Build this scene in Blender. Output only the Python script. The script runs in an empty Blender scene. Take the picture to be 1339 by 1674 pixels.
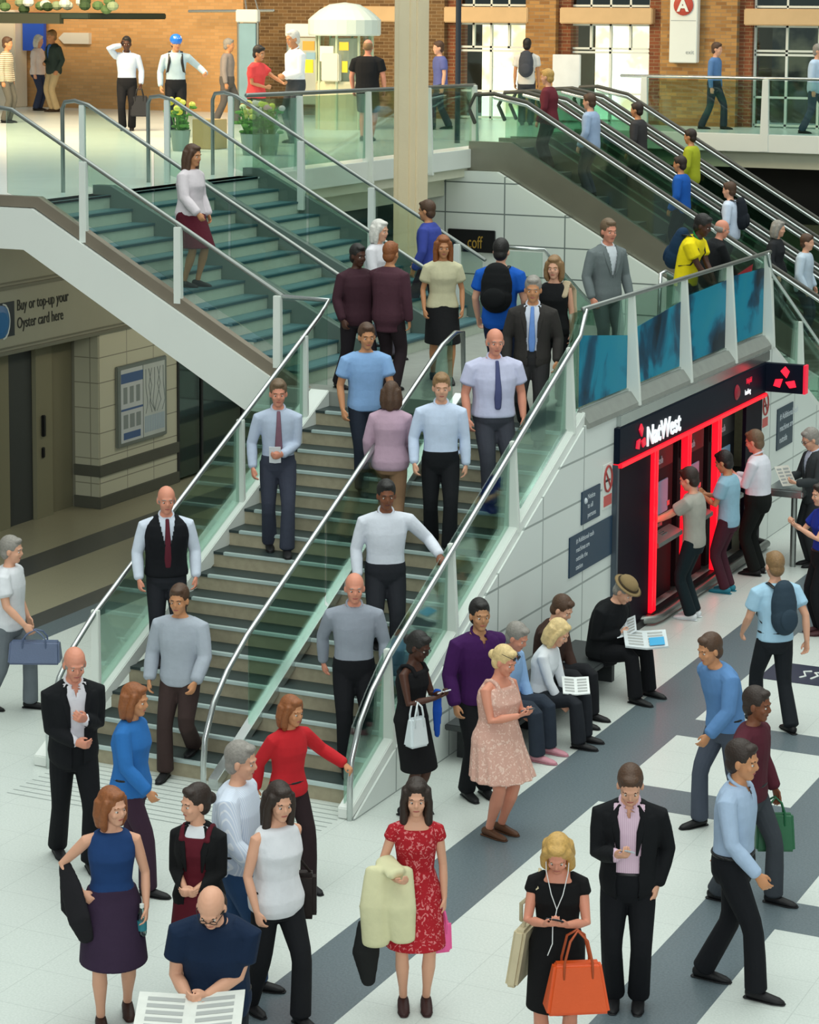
import bpy, bmesh, math, random
from mathutils import Vector, Matrix
random.seed(7)
SC = bpy.context.scene
COL = SC.collection
PI = math.pi
def V(*a): return Vector(a)
# ------------------------------------------------------------------ camera
F_PX, CAM_H, YAW, ROLL, PITCH, HOR = 3803.0, 7.04, .4444, .0072, .1204, 18.1
CX, CY = 669.5, HOR + F_PX*math.tan(PITCH)
RZ = Matrix.Rotation(YAW, 3, 'Z')
FW = RZ @ V(0, math.cos(PITCH), -math.sin(PITCH))
_r0 = RZ @ V(1, 0, 0); _u0 = _r0.cross(FW)
RT = math.cos(ROLL)*_r0 + math.sin(ROLL)*_u0
UP = -math.sin(ROLL)*_r0 + math.cos(ROLL)*_u0
CAMP = V(0, 0, CAM_H)
cam_data = bpy.data.cameras.new('camera'); cam = bpy.data.objects.new('camera', cam_data); COL.objects.link(cam)
cam.matrix_world = Matrix(((RT.x, UP.x, -FW.x, 0), (RT.y, UP.y, -FW.y, 0), (RT.z, UP.z, -FW.z, CAM_H), (0, 0, 0, 1)))
cam_data.sensor_fit = 'HORIZONTAL'; cam_data.sensor_width = 36.0; cam_data.lens = F_PX/1339*36
cam_data.shift_y = -(837 - CY)/1339; cam_data.clip_end = 500
SC.camera = cam
def ray(x, y): return FW + RT*((x-CX)/F_PX) - UP*((y-CY)/F_PX)
def atZ(x, y, z): d = ray(x, y); return CAMP + d*((z-CAM_H)/d.z)      # a measured point on a known plane
def atX(x, y, X): d = ray(x, y); return CAMP + d*(X/d.x)
def atY(x, y, Y): d = ray(x, y); return CAMP + d*(Y/d.y)
# ------------------------------------------------------------------ light
SC.view_settings.view_transform = 'Standard'; SC.view_settings.look = 'None'
SC.view_settings.exposure = 0.12; SC.view_settings.gamma = 1.0; SC.view_settings.use_curve_mapping = False
SC.cycles.transparent_max_bounces = 32; SC.cycles.max_bounces = 8; SC.cycles.use_denoising = True
def lin(h):
    h = h.lstrip('#'); r = [int(h[i:i+2], 16)/255 for i in (0, 2, 4)]
    return tuple(c/12.92 if c <= .04045 else ((c+.055)/1.055)**2.4 for c in r) + (1,)
W = bpy.data.worlds.new('station_daylight'); SC.world = W; W.use_nodes = True
bg = W.node_tree.nodes['Background']; bg.inputs[0].default_value = lin('#e4efee'); bg.inputs[1].default_value = .36
def area(name, loc, size, energy, col, rot=(0, 0, 0), sy=None):
    l = bpy.data.lights.new(name, 'AREA'); l.energy = energy; l.color = lin(col)[:3]; l.size = size
    if sy: l.shape = 'RECTANGLE'; l.size_y = sy
    o = bpy.data.objects.new(name, l); COL.objects.link(o); o.location = loc; o.rotation_euler = rot; return o
rl = area('roof_glazing_light', (-8, 26, 20), 24, 4300, '#f4fbf4', sy=46); rl.data.spread = math.radians(125)            # the glazed roof over the concourse
area('front_fill_light', (10, -16, 15), 22, 4800, '#f0f7f4', rot=(math.radians(66), 0, math.radians(24)), sy=12)   # fill light added behind the camera to brighten surfaces facing it
area('left_wall_fill_light', (-15.4, 27.6, 3.9), .5, 60, '#fff0d2', rot=(0, math.radians(55), 0), sy=3.5)   # warm fill added under the upper floor to brighten the cream wall
area('street_side_light', (-25, 33, 13), 7, 2400, '#ffe2b4', rot=(math.radians(48), 0, math.radians(18)))   # sun through the street windows
# ------------------------------------------------------------------ materials
MATS = {}
def mat(name, col, rough=.55, metal=0., var=.0, vs=6., bump=0., bs=60., emit=0., spec=.5):
    k = name
    if k in MATS: return MATS[k]
    m = bpy.data.materials.new(name); m.use_nodes = True; N = m.node_tree.nodes; L = m.node_tree.links
    b = N['Principled BSDF']; c = lin(col); b.inputs['Base Color'].default_value = c
    b.inputs['Roughness'].default_value = rough; b.inputs['Metallic'].default_value = metal
    b.inputs['Specular IOR Level'].default_value = spec
    if var > 0 or bump > 0:
        tc = N.new('ShaderNodeTexCoord')
    if var > 0:
        nz = N.new('ShaderNodeTexNoise'); nz.inputs['Scale'].default_value = vs; nz.inputs['Detail'].default_value = 5
        L.new(tc.outputs['Object'], nz.inputs['Vector'])
        mx = N.new('ShaderNodeMix'); mx.data_type = 'RGBA'
        mx.inputs[6].default_value = tuple(x*(1-var) for x in c[:3])+(1,); mx.inputs[7].default_value = tuple(min(1, x*(1+var)) for x in c[:3])+(1,)
        L.new(nz.outputs['Fac'], mx.inputs[0]); L.new(mx.outputs[2], b.inputs['Base Color'])
    if bump > 0:
        n2 = N.new('ShaderNodeTexNoise'); n2.inputs['Scale'].default_value = bs; n2.inputs['Detail'].default_value = 3
        L.new(tc.outputs['Object'], n2.inputs['Vector'])
        bp = N.new('ShaderNodeBump'); bp.inputs['Strength'].default_value = bump; bp.inputs['Distance'].default_value = .01
        L.new(n2.outputs['Fac'], bp.inputs['Height']); L.new(bp.outputs['Normal'], b.inputs['Normal'])
    if emit > 0:
        b.inputs['Emission Color'].default_value = c; b.inputs['Emission Strength'].default_value = emit
    MATS[k] = m; return m
def cloth(col, kind='plain', col2='#ffffff', rough=.85, sc=1.):
    k = 'cloth_%s_%s_%s' % (col.strip('#'), kind, col2.strip('#'))
    if k in MATS: return MATS[k]
    if kind == 'plain': return mat(k, col, rough, var=.14, vs=9, bump=.35, bs=26, spec=.25)
    m = mat(k, col, rough, spec=.25); N = m.node_tree.nodes; L = m.node_tree.links; b = N['Principled BSDF']
    tc = N.new('ShaderNodeTexCoord'); rp = N.new('ShaderNodeValToRGB'); rp.color_ramp.interpolation = 'CONSTANT' if kind != 'stripe' else 'LINEAR'
    if kind == 'stripe':
        t = N.new('ShaderNodeTexWave'); t.bands_direction = 'X'; t.inputs['Scale'].default_value = 22*sc; t.inputs['Distortion'].default_value = .3; pos = (.75, .9)
    elif kind == 'hoop':
        t = N.new('ShaderNodeTexWave'); t.bands_direction = 'Z'; t.inputs['Scale'].default_value = 8*sc; pos = (.5, .62)
    else:   # floral / lace
        t = N.new('ShaderNodeTexNoise'); t.inputs['Scale'].default_value = 34*sc; t.inputs['Detail'].default_value = 3; t.inputs['Distortion'].default_value = 1.2; pos = (.3, .58)
    L.new(tc.outputs['Object'], t.inputs['Vector']); L.new(t.outputs['Fac'], rp.inputs['Fac'])
    e = rp.color_ramp.elements; e[0].position = pos[0]; e[0].color = lin(col); e[1].position = pos[1]; e[1].color = lin(col2)
    L.new(rp.outputs['Color'], b.inputs['Base Color']); return m
def glass(name, tint, refl=.10):
    if name in MATS: return MATS[name]
    m = bpy.data.materials.new(name); m.use_nodes = True; N = m.node_tree.nodes; L = m.node_tree.links
    N.remove(N['Principled BSDF']); out = N['Material Output']
    tr = N.new('ShaderNodeBsdfTransparent'); tr.inputs[0].default_value = lin(tint)
    gl = N.new('ShaderNodeBsdfGlossy'); gl.inputs['Roughness'].default_value = .04; gl.inputs[0].default_value = (.85, .95, .92, 1)
    fr = N.new('ShaderNodeLayerWeight'); fr.inputs[0].default_value = .25
    mp = N.new('ShaderNodeMapRange'); mp.inputs['To Min'].default_value = refl*.4; mp.inputs['To Max'].default_value = min(1, refl*4)
    mx = N.new('ShaderNodeMixShader'); L.new(fr.outputs['Fresnel'], mp.inputs['Value']); L.new(mp.outputs['Result'], mx.inputs[0])
    L.new(tr.outputs[0], mx.inputs[1]); L.new(gl.outputs[0], mx.inputs[2]); L.new(mx.outputs[0], out.inputs['Surface'])
    MATS[name] = m; return m
M_WHITE = mat('white_enamel', '#e3e8e2', .35, var=.03, vs=2)
M_PAINT = mat('white_painted_steel', '#dfe5de', .4, var=.03, vs=3)
M_STEEL = mat('brushed_steel', '#c4cac8', .25, .9, var=.08, vs=5)
M_DSTEEL = mat('dull_steel', '#8f9490', .38, .8, var=.1, vs=5)
M_DARK = mat('dark_rubber', '#24282a', .6, var=.15)
M_BLACK = mat('black_plastic', '#141518', .4, spec=.4)
M_GLASS = glass('green_tinted_glass', '#dfeee7', .12)
M_GLASS2 = glass('clear_glass', '#e9f3ee', .10)
M_GREENGL = glass('deep_green_glass', '#5f8f82', .2)
# ------------------------------------------------------------------ object helpers
def tag(o, label=None, cat=None, group=None, kind=None):
    if label: o['label'] = label
    if cat: o['category'] = cat
    if group: o['group'] = group
    if kind: o['kind'] = kind
    return o
def empty(name, loc=(0, 0, 0), rz=0., label=None, cat=None, group=None, kind=None):
    o = bpy.data.objects.new(name, None); o.empty_display_size = .2; COL.objects.link(o); o.location = loc; o.rotation_euler = (0, 0, rz)
    return tag(o, label, cat, group, kind)
def root_loc(p):
    l = Vector((0, 0, 0))
    while p is not None: l += p.location; p = p.parent
    return l
class MB:
    def __init__(s): s.bm = bmesh.new(); s.mi = 0
    def _faces(s, fs):
        for f in fs: f.material_index = s.mi
    def box(s, a, b, bev=0.):
        x0, x1 = sorted((a[0], b[0])); y0, y1 = sorted((a[1], b[1])); z0, z1 = sorted((a[2], b[2]))
        return s.prism([V(x0, y0, z0), V(x1, y0, z0), V(x1, y1, z0), V(x0, y1, z0)], V(0, 0, z1-z0), bev)
    def prism(s, pts, ext, bev=0.):
        lo = [s.bm.verts.new(p) for p in pts]; hi = [s.bm.verts.new(Vector(p)+Vector(ext)) for p in pts]; n = len(pts)
        fs = [s.bm.faces.new(lo[::-1]), s.bm.faces.new(hi)]
        for i in range(n): fs.append(s.bm.faces.new((lo[i], lo[(i+1) % n], hi[(i+1) % n], hi[i])))
        s._faces(fs)
        if bev > 0:
            es = list({e for f in fs for e in f.edges}); r = bmesh.ops.bevel(s.bm, geom=es, offset=bev, segments=2, affect='EDGES'); s._faces(r['faces'])
        return s
    def obox(s, c, ax, ay, az, bev=0.):
        c, ax, ay, az = Vector(c), Vector(ax), Vector(ay), Vector(az)
        return s.prism([c-ax-ay-az, c+ax-ay-az, c+ax+ay-az, c-ax+ay-az], az*2, bev)
    def tube(s, pts, rad, n=10, side=None, flat=None):
        tube(s.bm, [Vector(p) for p in pts], rad, n, side, flat, s.mi); return s
    def ell(s, c, r, R=None, u=14, v=9): ell(s.bm, Vector(c), r, R, u, v, s.mi); return s
    def lathe(s, c, prof, n=20):
        rings = [[s.bm.verts.new(Vector(c)+V(r*math.cos(2*PI*i/n), r*math.sin(2*PI*i/n), z)) for i in range(n)] for r, z in prof]
        fs = []
        for a, b in zip(rings, rings[1:]):
            for i in range(n): fs.append(s.bm.faces.new((a[i], a[(i+1) % n], b[(i+1) % n], b[i])))
        fs.append(s.bm.faces.new(rings[0][::-1])); fs.append(s.bm.faces.new(rings[-1])); s._faces(fs); return s
    def mat(s, i): s.mi = i; return s
    def build(s, name, mats, parent=None, label=None, cat=None, group=None, kind=None, smooth=False, local=False):
        bmesh.ops.recalc_face_normals(s.bm, faces=s.bm.faces)
        me = bpy.data.meshes.new(name)
        if parent is not None and not local: bmesh.ops.translate(s.bm, verts=s.bm.verts, vec=-root_loc(parent))
        s.bm.to_mesh(me); s.bm.free()
        for m in (mats if isinstance(mats, (list, tuple)) else [mats]): me.materials.append(m)
        if smooth:
            for p in me.polygons: p.use_smooth = True
        o = bpy.data.objects.new(name, me); COL.objects.link(o); o.parent = parent
        return tag(o, label, cat, group, kind)
def tube(bm, P, rad, n=10, side=None, flat=None, mi=0):
    if not isinstance(rad, (list, tuple)): rad = [rad]*len(P)
    T = []
    for i in range(len(P)):
        t = P[min(i+1, len(P)-1)]-P[max(i-1, 0)]
        T.append(t.normalized() if t.length > 1e-7 else V(0, 0, 1))
    x = Vector(side) if side is not None else (V(1, 0, 0) if abs(T[0].x) < .9 else V(0, 1, 0))
    rings = []
    for i, p in enumerate(P):
        x = x - T[i]*x.dot(T[i]); x.normalize(); y = T[i].cross(x)
        fl = 1. if flat is None else (flat[i] if isinstance(flat, (list, tuple)) else flat)
        def ring(c, k): return [bm.verts.new(c+(x*math.cos(2*PI*j/n)*rad[i]+y*math.sin(2*PI*j/n)*rad[i]*fl)*k) for j in range(n)]
        rr = min(rad[i], .05)
        if i == 0: rings.append(ring(p-T[i]*rr*.45, .62))
        rings.append(ring(p, 1.))
        if i == len(P)-1: rings.append(ring(p+T[i]*rr*.45, .62))
    fs = []
    for a, b in zip(rings, rings[1:]):
        for j in range(n): fs.append(bm.faces.new((a[j], a[(j+1) % n], b[(j+1) % n], b[j])))
    fs.append(bm.faces.new(rings[0][::-1])); fs.append(bm.faces.new(rings[-1]))
    for f in fs: f.material_index = mi
def ell(bm, c, r, R=None, u=14, v=9, mi=0):
    R = R or Matrix.Identity(3); rings = []
    top = bm.verts.new(c+R@V(0, 0, r[2])); bot = bm.verts.new(c+R@V(0, 0, -r[2]))
    for i in range(1, v):
        a = PI*i/v; rings.append([bm.verts.new(c+R@V(r[0]*math.sin(a)*math.cos(2*PI*j/u), r[1]*math.sin(a)*math.sin(2*PI*j/u), r[2]*math.cos(a))) for j in range(u)])
    fs = []
    for j in range(u):
        fs.append(bm.faces.new((top, rings[0][j], rings[0][(j+1) % u]))); fs.append(bm.faces.new((rings[-1][j], bot, rings[-1][(j+1) % u])))
    for a, b in zip(rings, rings[1:]):
        for j in range(u): fs.append(bm.faces.new((a[j], b[j], b[(j+1) % u], a[(j+1) % u])))
    for f in fs: f.material_index = mi
RX_WALL = Matrix(((0, 0, 1), (1, 0, 0), (0, 1, 0)))     # writing on a wall that faces +X
RY_WALL = Matrix(((1, 0, 0), (0, 0, -1), (0, 1, 0)))    # writing on a wall that faces -Y
TMP = bpy.data.scenes.new('tmp_build')
def text(name, body, size, loc, R, m, parent, ext=.004, align='LEFT', bold=0., shear=0., sx=1.):
    cu = bpy.data.curves.new(name, 'FONT'); cu.body = body; cu.size = size; cu.extrude = ext; cu.align_x = align; cu.offset = bold; cu.shear = shear; cu.resolution_u = 3
    o = bpy.data.objects.new(name, cu); TMP.collection.objects.link(o)
    TMP.view_layers[0].update(); dg = TMP.view_layers[0].depsgraph
    me = bpy.data.meshes.new_from_object(o.evaluated_get(dg)); bpy.data.objects.remove(o); bpy.data.curves.remove(cu)
    me.transform(Matrix.Diagonal((sx, 1, 1, 1))); me.transform(R.to_4x4()); me.transform(Matrix.Translation(Vector(loc)-root_loc(parent)))
    me.materials.clear(); me.materials.append(m); me.name = name
    o = bpy.data.objects.new(name, me); COL.objects.link(o); o.parent = parent; return o

# ------------------------------------------------------------------ key levels and planes (metres, from measured lines)
RISE, GO = .1624, .3232
Y1 = 17.90; SL = RISE/GO
ZL = 17*RISE; YL = Y1+16*GO; YL2 = 29.75; ZU = ZL+12*RISE; XU1 = -12.44; XUT = XU1-11*GO
XW, XG, XM, XL = -8.86, -8.98, -10.37, -12.0
YB = 46.3; YBAL = 43.2; XE = -16.15
def mirY(y): return YL+YL2-y
def nose(y): return max(0, RISE+(y-Y1)*SL)
def stair_z(x, y):
    yy = min(y, mirY(y)) if y > (YL+YL2)/2 else y
    if yy < Y1: return 0.
    return RISE*min(17, math.floor((yy-Y1)/GO)+1)
def upper_z(x, y):
    if x > XU1: return ZL
    return ZL+RISE*min(12, math.floor((XU1-x)/GO)+1)
# ------------------------------------------------------------------ floor with granite bands
def floor_mat():
    m = bpy.data.materials.new('terrazzo_floor'); m.use_nodes = True; N = m.node_tree.nodes; L = m.node_tree.links; b = N['Principled BSDF']
    g = N.new('ShaderNodeNewGeometry'); sp = N.new('ShaderNodeSeparateXYZ'); L.new(g.outputs['Position'], sp.inputs[0])
    def mth(op, a, c):
        n = N.new('ShaderNodeMath'); n.operation = op
        for i, v in enumerate((a, c)):
            if isinstance(v, (int, float)): n.inputs[i].default_value = v
            else: L.new(v, n.inputs[i])
        return n.outputs[0]
    def band(c, a, d): return mth('MULTIPLY', mth('GREATER_THAN', c, a), mth('LESS_THAN', c, d))
    X, Y = sp.outputs[0], sp.outputs[1]; acc = None
    for a, d in ((-7.83, -7.13), (-5.53, -4.85), (-3.2, -2.5), (-17.08, -16.5), (-15.35, -14.65)):
        k = band(X, a, d); acc = k if acc is None else mth('MAXIMUM', acc, k)
    right = mth('GREATER_THAN', X, -7.13)
    for a, d in ((19.0, 19.6), (21.15, 21.72), (25.4, 26.0), (16.85, 17.45)):
        k = mth('MULTIPLY', band(Y, a, d), right)
        if a == 16.85: k = mth('MULTIPLY', k, mth('GREATER_THAN', X, -4.85))
        acc = mth('MAXIMUM', acc, k)
    def joints(c, step, w): return mth('LESS_THAN', mth('FRACT', mth('DIVIDE', mth('ADD', c, 100.), step), 0), w/step)
    jt = mth('MAXIMUM', joints(X, .58, .007), joints(Y, .58, .007))
    grooves = mth('MULTIPLY', mth('MULTIPLY', band(Y, 16.75, 17.85), band(X, -12.0, -9.0)), joints(Y, .10, .018))
    nz = N.new('ShaderNodeTexNoise'); nz.inputs['Scale'].default_value = 55; nz.inputs['Detail'].default_value = 6; L.new(g.outputs['Position'], nz.inputs['Vector'])
    n2 = N.new('ShaderNodeTexNoise'); n2.inputs['Scale'].default_value = .7; n2.inputs['Detail'].default_value = 4; L.new(g.outputs['Position'], n2.inputs['Vector'])
    def mix(f, a, c):
        n = N.new('ShaderNodeMix'); n.data_type = 'RGBA'
        for i, v in ((0, f), (6, a), (7, c)):
            if isinstance(v, (int, float)): n.inputs[i].default_value = v
            elif isinstance(v, str): n.inputs[i].default_value = lin(v)
            else: L.new(v, n.inputs[i])
        return n.outputs[2]
    tan = mth('LESS_THAN', X, -15.0)
    light = mix(n2.outputs['Fac'], mix(nz.outputs['Fac'], '#aeb8b2', '#dbe2dc'), mix(nz.outputs['Fac'], '#c2cac4', '#e6ebe6'))
    dark = mix(nz.outputs['Fac'], '#424e55', '#7b888d')
    light = mix(tan, light, mix(nz.outputs['Fac'], '#8d8870', '#a9a48c')); c = mix(acc, light, dark); c = mix(mth('MULTIPLY', tan, acc), c, mix(nz.outputs['Fac'], '#3d3e3c', '#585a58')); c = mix(mth('MULTIPLY', jt, .22), c, '#5c6866'); c = mix(mth('MULTIPLY', grooves, .7), c, '#5d6a68')
    L.new(c, b.inputs['Base Color']); b.inputs['Roughness'].default_value = .3; b.inputs['Specular IOR Level'].default_value = .45
    return m
MB().box((-34, 6, -.2), (6, 60, 0)).build('floor', floor_mat(), kind='structure')
# ------------------------------------------------------------------ wall panels
def panel_mat(name, col, w, h, joint='#9aa39f', rot='X', off=0., jw=.012):
    m = bpy.data.materials.new(name); m.use_nodes = True; N = m.node_tree.nodes; L = m.node_tree.links; b = N['Principled BSDF']
    g = N.new('ShaderNodeNewGeometry'); sp = N.new('ShaderNodeSeparateXYZ'); cb = N.new('ShaderNodeCombineXYZ'); L.new(g.outputs['Position'], sp.inputs[0])
    L.new(sp.outputs[1 if rot == 'X' else 0], cb.inputs[0]); L.new(sp.outputs[2], cb.inputs[1])
    br = N.new('ShaderNodeTexBrick'); br.offset = off; br.inputs['Scale'].default_value = 1.; br.inputs['Brick Width'].default_value = w; br.inputs['Row Height'].default_value = h
    br.inputs['Mortar Size'].default_value = jw; br.inputs['Mortar Smooth'].default_value = .1
    c = lin(col); br.inputs['Color1'].default_value = c; br.inputs['Color2'].default_value = tuple(min(1, x*1.04) for x in c[:3])+(1,); br.inputs['Mortar'].default_value = lin(joint)
    L.new(cb.outputs[0], br.inputs['Vector']); L.new(br.outputs['Color'], b.inputs['Base Color']); b.inputs['Roughness'].default_value = .35
    return m
M_PANEL = panel_mat('white_wall_panels', '#dde4df', 1.15, .46)
M_PANELY = panel_mat('white_wall_panels_under_escalator', '#d8e0da', 1.1, .52, rot='Y', joint='#6f7a78')
M_STONE = panel_mat('cream_stone_tiles', '#c9c8b2', .72, .36, joint='#8c8a78', jw=.008)
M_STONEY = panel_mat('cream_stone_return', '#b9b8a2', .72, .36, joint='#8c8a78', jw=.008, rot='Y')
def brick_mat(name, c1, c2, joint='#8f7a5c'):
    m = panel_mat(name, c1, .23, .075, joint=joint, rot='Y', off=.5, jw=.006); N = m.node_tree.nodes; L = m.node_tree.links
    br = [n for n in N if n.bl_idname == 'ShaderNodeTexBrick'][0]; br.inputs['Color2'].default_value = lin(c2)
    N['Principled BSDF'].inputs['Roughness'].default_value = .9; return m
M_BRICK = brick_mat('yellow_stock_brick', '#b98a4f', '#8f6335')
M_BRICKR = brick_mat('shadowed_red_brick', '#8a4f30', '#6d3d26')  # darker red brick for the pier recesses, their shadow put into the colour
M_BRICKL = brick_mat('pale_sandy_brick', '#cfa06a', '#c0925c', '#b8976c')
# stringer wall, landing wall and the mirrored descent beyond, one white panelled plane facing the concourse
wy = [(17.55, 0), (23.9, 0), (23.9, 2.06), (29.42, 2.06), (29.42, 0), (mirY(17.55), 0), (YL2+.05, ZL-.12), (YL-.05, ZL-.12)]
MB().prism([V(XW-.02, y, z) for y, z in wy], V(.02, 0, 0)).build('wall_right', M_PANEL, kind='structure')
# ------------------------------------------------------------------ lower stairs (one unit, near flight) and the far flight
M_RISER = mat('tan_granite_riser', '#a89f86', .7, var=.22, vs=14)
M_TREAD = mat('dark_granite_tread', '#2b3838', .45, var=.2, vs=16)
M_NOSE = mat('ribbed_steel_nosing', '#c3d3d1', .35, .35)
M_RISERG = mat('pale_green_stone_riser', '#bcc6b6', .7, var=.12, vs=10)
M_TREADG = mat('teal_grey_tread', '#4d7278', .4, var=.15, vs=9)
def flight(label, d, group=None):
    y_ = (lambda y: y) if d > 0 else mirY
    r = empty('staircase', (-10.4, y_(Y1), 0), 0, label, 'staircase', group)
    for k in range(16):
        ya, yb = Y1+k*GO, Y1+(k+1)*GO; z = RISE*(k+1)
        s = MB().mat(0).box((XL, y_(ya), 0 if k == 0 else z-RISE*1.6), (XG, y_(yb)+(.02 if d > 0 else -.02), z-.028)).mat(1).box((XL, y_(ya-.012), z-.028), (XG, y_(yb), z)).build('step', [M_RISER, M_TREAD], r)
        n = MB().box((XL+.14, y_(ya-.02), z-.03), (XG-.05, y_(ya+.022), z+.004), .004).build('nosing', M_NOSE, s)
    ys = [(17.60, 0), (YL, nose(YL)+.0), (YL, nose(YL)-.5), (18.8, 0)]
    # white sloping copings that carry the glass
    for nm, x0, x1 in (('stringer', XG-.04, XW-.022), ('stringer', XL-.22, XL+.02)):
        MB().prism([V(x0, y_(17.55), .0), V(x0, y_(YL), nose(YL)-.28), V(x0, y_(YL), nose(YL)+.02), V(x0, y_(17.55), .10)], V(x1-x0, 0, 0), .008).build(nm, M_WHITE, r)
    return r
flight('near flight of granite stairs rising from the concourse with steel nosings', 1)
flight('far flight of stairs descending beyond the landing, mostly hidden', -1)
# landing slab
M_GRANITE = mat('grey_granite_slab', '#8d918a', .5, var=.18, vs=7)
ld = MB().box((-12.75, YL, ZL-.3), (XG, YL2, ZL)).build('landing', M_GRANITE, kind='structure')
MB().prism([V(XW+.03, YL-.02, ZL-.16), V(XG-.04, YL-.02, ZL-.16), V(XG-.04, YL-.02, ZL+.02), V(XW-.06, YL-.02, ZL+.02), V(XW+.03, YL-.02, ZL-.10)], V(0, YL2-YL+.04, 0)).build('trim_1', M_GRANITE, kind='structure')
MB().box((XW-.02, YL+.9, ZL-.29), (XW+.05, YL2-.1, ZL-.15), .01).build('trim_2', M_STEEL, kind='structure')
# ------------------------------------------------------------------ balustrades
def arc_down(px, y0, z0, d, X):
    """handrail end: leaves the slope at (y0,z0) and bends down to the floor"""
    return [V(X, px(y0-.0), z0), V(X, px(y0-.36), z0-.24), V(X, px(y0-.60), z0-.47), V(X, px(y0-.76), z0-.76), V(X, px(y0-.79), z0-.98), V(X, px(y0-.79), .0)]
def balustrade(label, rail, panels, posts, th=V(.012, 0, 0), base=None, rr=.027, group=None, mrail=M_STEEL, gm=M_GLASS, joints=()):
    r = empty('glass_balustrade', rail[0] if rail[0].z < .3 else V(rail[0].x, rail[0].y, rail[0].z-1), 0, label, 'balustrade', group)
    MB().tube(rail, rr, 12).build('handrail', mrail, r, smooth=True)
    for q in panels: MB().prism([Vector(p)-th/2 for p in q], th).build('glass_panel', gm, r)
    for q, ext in posts: MB().prism([Vector(p)-Vector(ext)/2 for p in q], ext, .006).build('post', M_PAINT, r)
    if base: MB().prism([Vector(p) for p in base[0]], base[1], .004).build('base_channel', base[2] if len(base) > 2 else M_STEEL, r)
    return r
def slope_panels(X, ys, lo, hi, f=lambda y: y):
    out = []
    for a, b in zip(ys, ys[1:]):
        a2, b2 = a+.02, b-.02
        out.append([V(X, f(a2), lo(a2)), V(X, f(b2), lo(b2)), V(X, f(b2), hi(b2)), V(X, f(a2), hi(a2))])
    return out
rail_z = lambda y: nose(y)+.93
def fin(X, y, z0, z1, w0=.20, w1=.07, f=lambda y: y): return ([V(X-w0*.45, f(y), z0), V(X+w0*.55, f(y), z0), V(X+w1*.6, f(y), z1), V(X-w1*.4, f(y), z1)], V(0, .055, 0))
idf = lambda y: y
for d, f, nm in ((1, idf, 'near'), (-1, mirY, 'far')):
    Xr = XG+.08
    hi = lambda y: rail_z(y)-.03; lo = lambda y: nose(y)+.03
    # right-hand rail
    rp = arc_down(f, 18.34, rail_z(18.34)-.02, d, Xr)[::-1]+[V(Xr, f(YL-.15), rail_z(YL-.15)), V(Xr, f(YL+.02), ZL+1.12)]
    ysn = [18.40, 19.77, 21.25, 22.76]
    pan = slope_panels(XG, ysn, lo, hi, f)
    pan.append([V(XG, f(17.60), .02), V(XG, f(18.36), lo(18.36)), V(XG, f(18.36), hi(18.36)), V(XG, f(18.0), rail_z(18.3)-.28), V(XG, f(17.74), rail_z(18.3)-.52), V(XG, f(17.60), rail_z(18.3)-.86)])
    pan.append([V(XG, f(22.78), lo(22.78)), V(XG, f(YL), lo(YL)-.02), V(XG, f(YL), ZL+1.05), V(XG, f(22.78), hi(22.78))])
    balustrade('glass balustrade along the white wall side of the %s stairs' % nm, rp, pan, [fin(XG+.02, y, nose(y)-.02, rail_z(y)-.02, .17, .06, f) for y in ysn],
               base=([V(XG-.02, f(17.6), 0), V(XG-.02, f(YL), nose(YL)), V(XG-.02, f(YL), nose(YL)+.05), V(XG-.02, f(17.6), .05)], V(.04, 0, 0)))
    # middle rail
    rp = arc_down(f, 18.32, rail_z(18.32)-.02, d, XM)[::-1]+[V(XM, f(22.6), rail_z(22.6)), V(XM, f(22.95), rail_z(22.6)+.10), V(XM, f(23.15), rail_z(22.6)+.09), V(XM, f(23.2), ZL)]
    ysm = [18.34, 19.9, 21.4, 22.9]
    pan = slope_panels(XM, ysm, lo, hi, f)
    balustrade('glass balustrade up the middle of the %s stairs' % nm, rp, pan, [], base=([V(XM-.05, f(17.7), .0), V(XM-.05, f(YL), nose(YL)), V(XM-.05, f(YL), nose(YL)+.11), V(XM-.05, f(17.7), .10)], V(.1, 0, 0)))
    # left rail, ending in the corner over the upper flight
    rp = arc_down(f, 18.34, rail_z(18.34)-.02, d, XL-.05)[::-1]+[V(XL-.05, f(YL-.1), rail_z(YL-.1)), V(XL-.05, f(YL+.12), ZL+1.02), V(-12.66, f(YL+.13), ZL+1.03)]
    ysl = [18.36, 19.7, 21.17, 22.6]
    pan = slope_panels(XL-.06, ysl, lo, hi, f)+[[V(-12.64, f(YL+.13), ZL+.05), V(XL-.08, f(YL+.13), ZL+.05), V(XL-.08, f(YL+.13), ZL+.98), V(-12.64, f(YL+.13), ZL+.98)]]
    balustrade('glass balustrade on the outer edge of the %s stairs below the upper flight' % nm, rp, pan, [([V(XL-.1, f(y), nose(y)), V(XL+.0, f(y), nose(y)), V(XL-.01, f(y), rail_z(y)), V(XL-.09, f(y), rail_z(y))], V(0, .05, 0)) for y in ysl])
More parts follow.
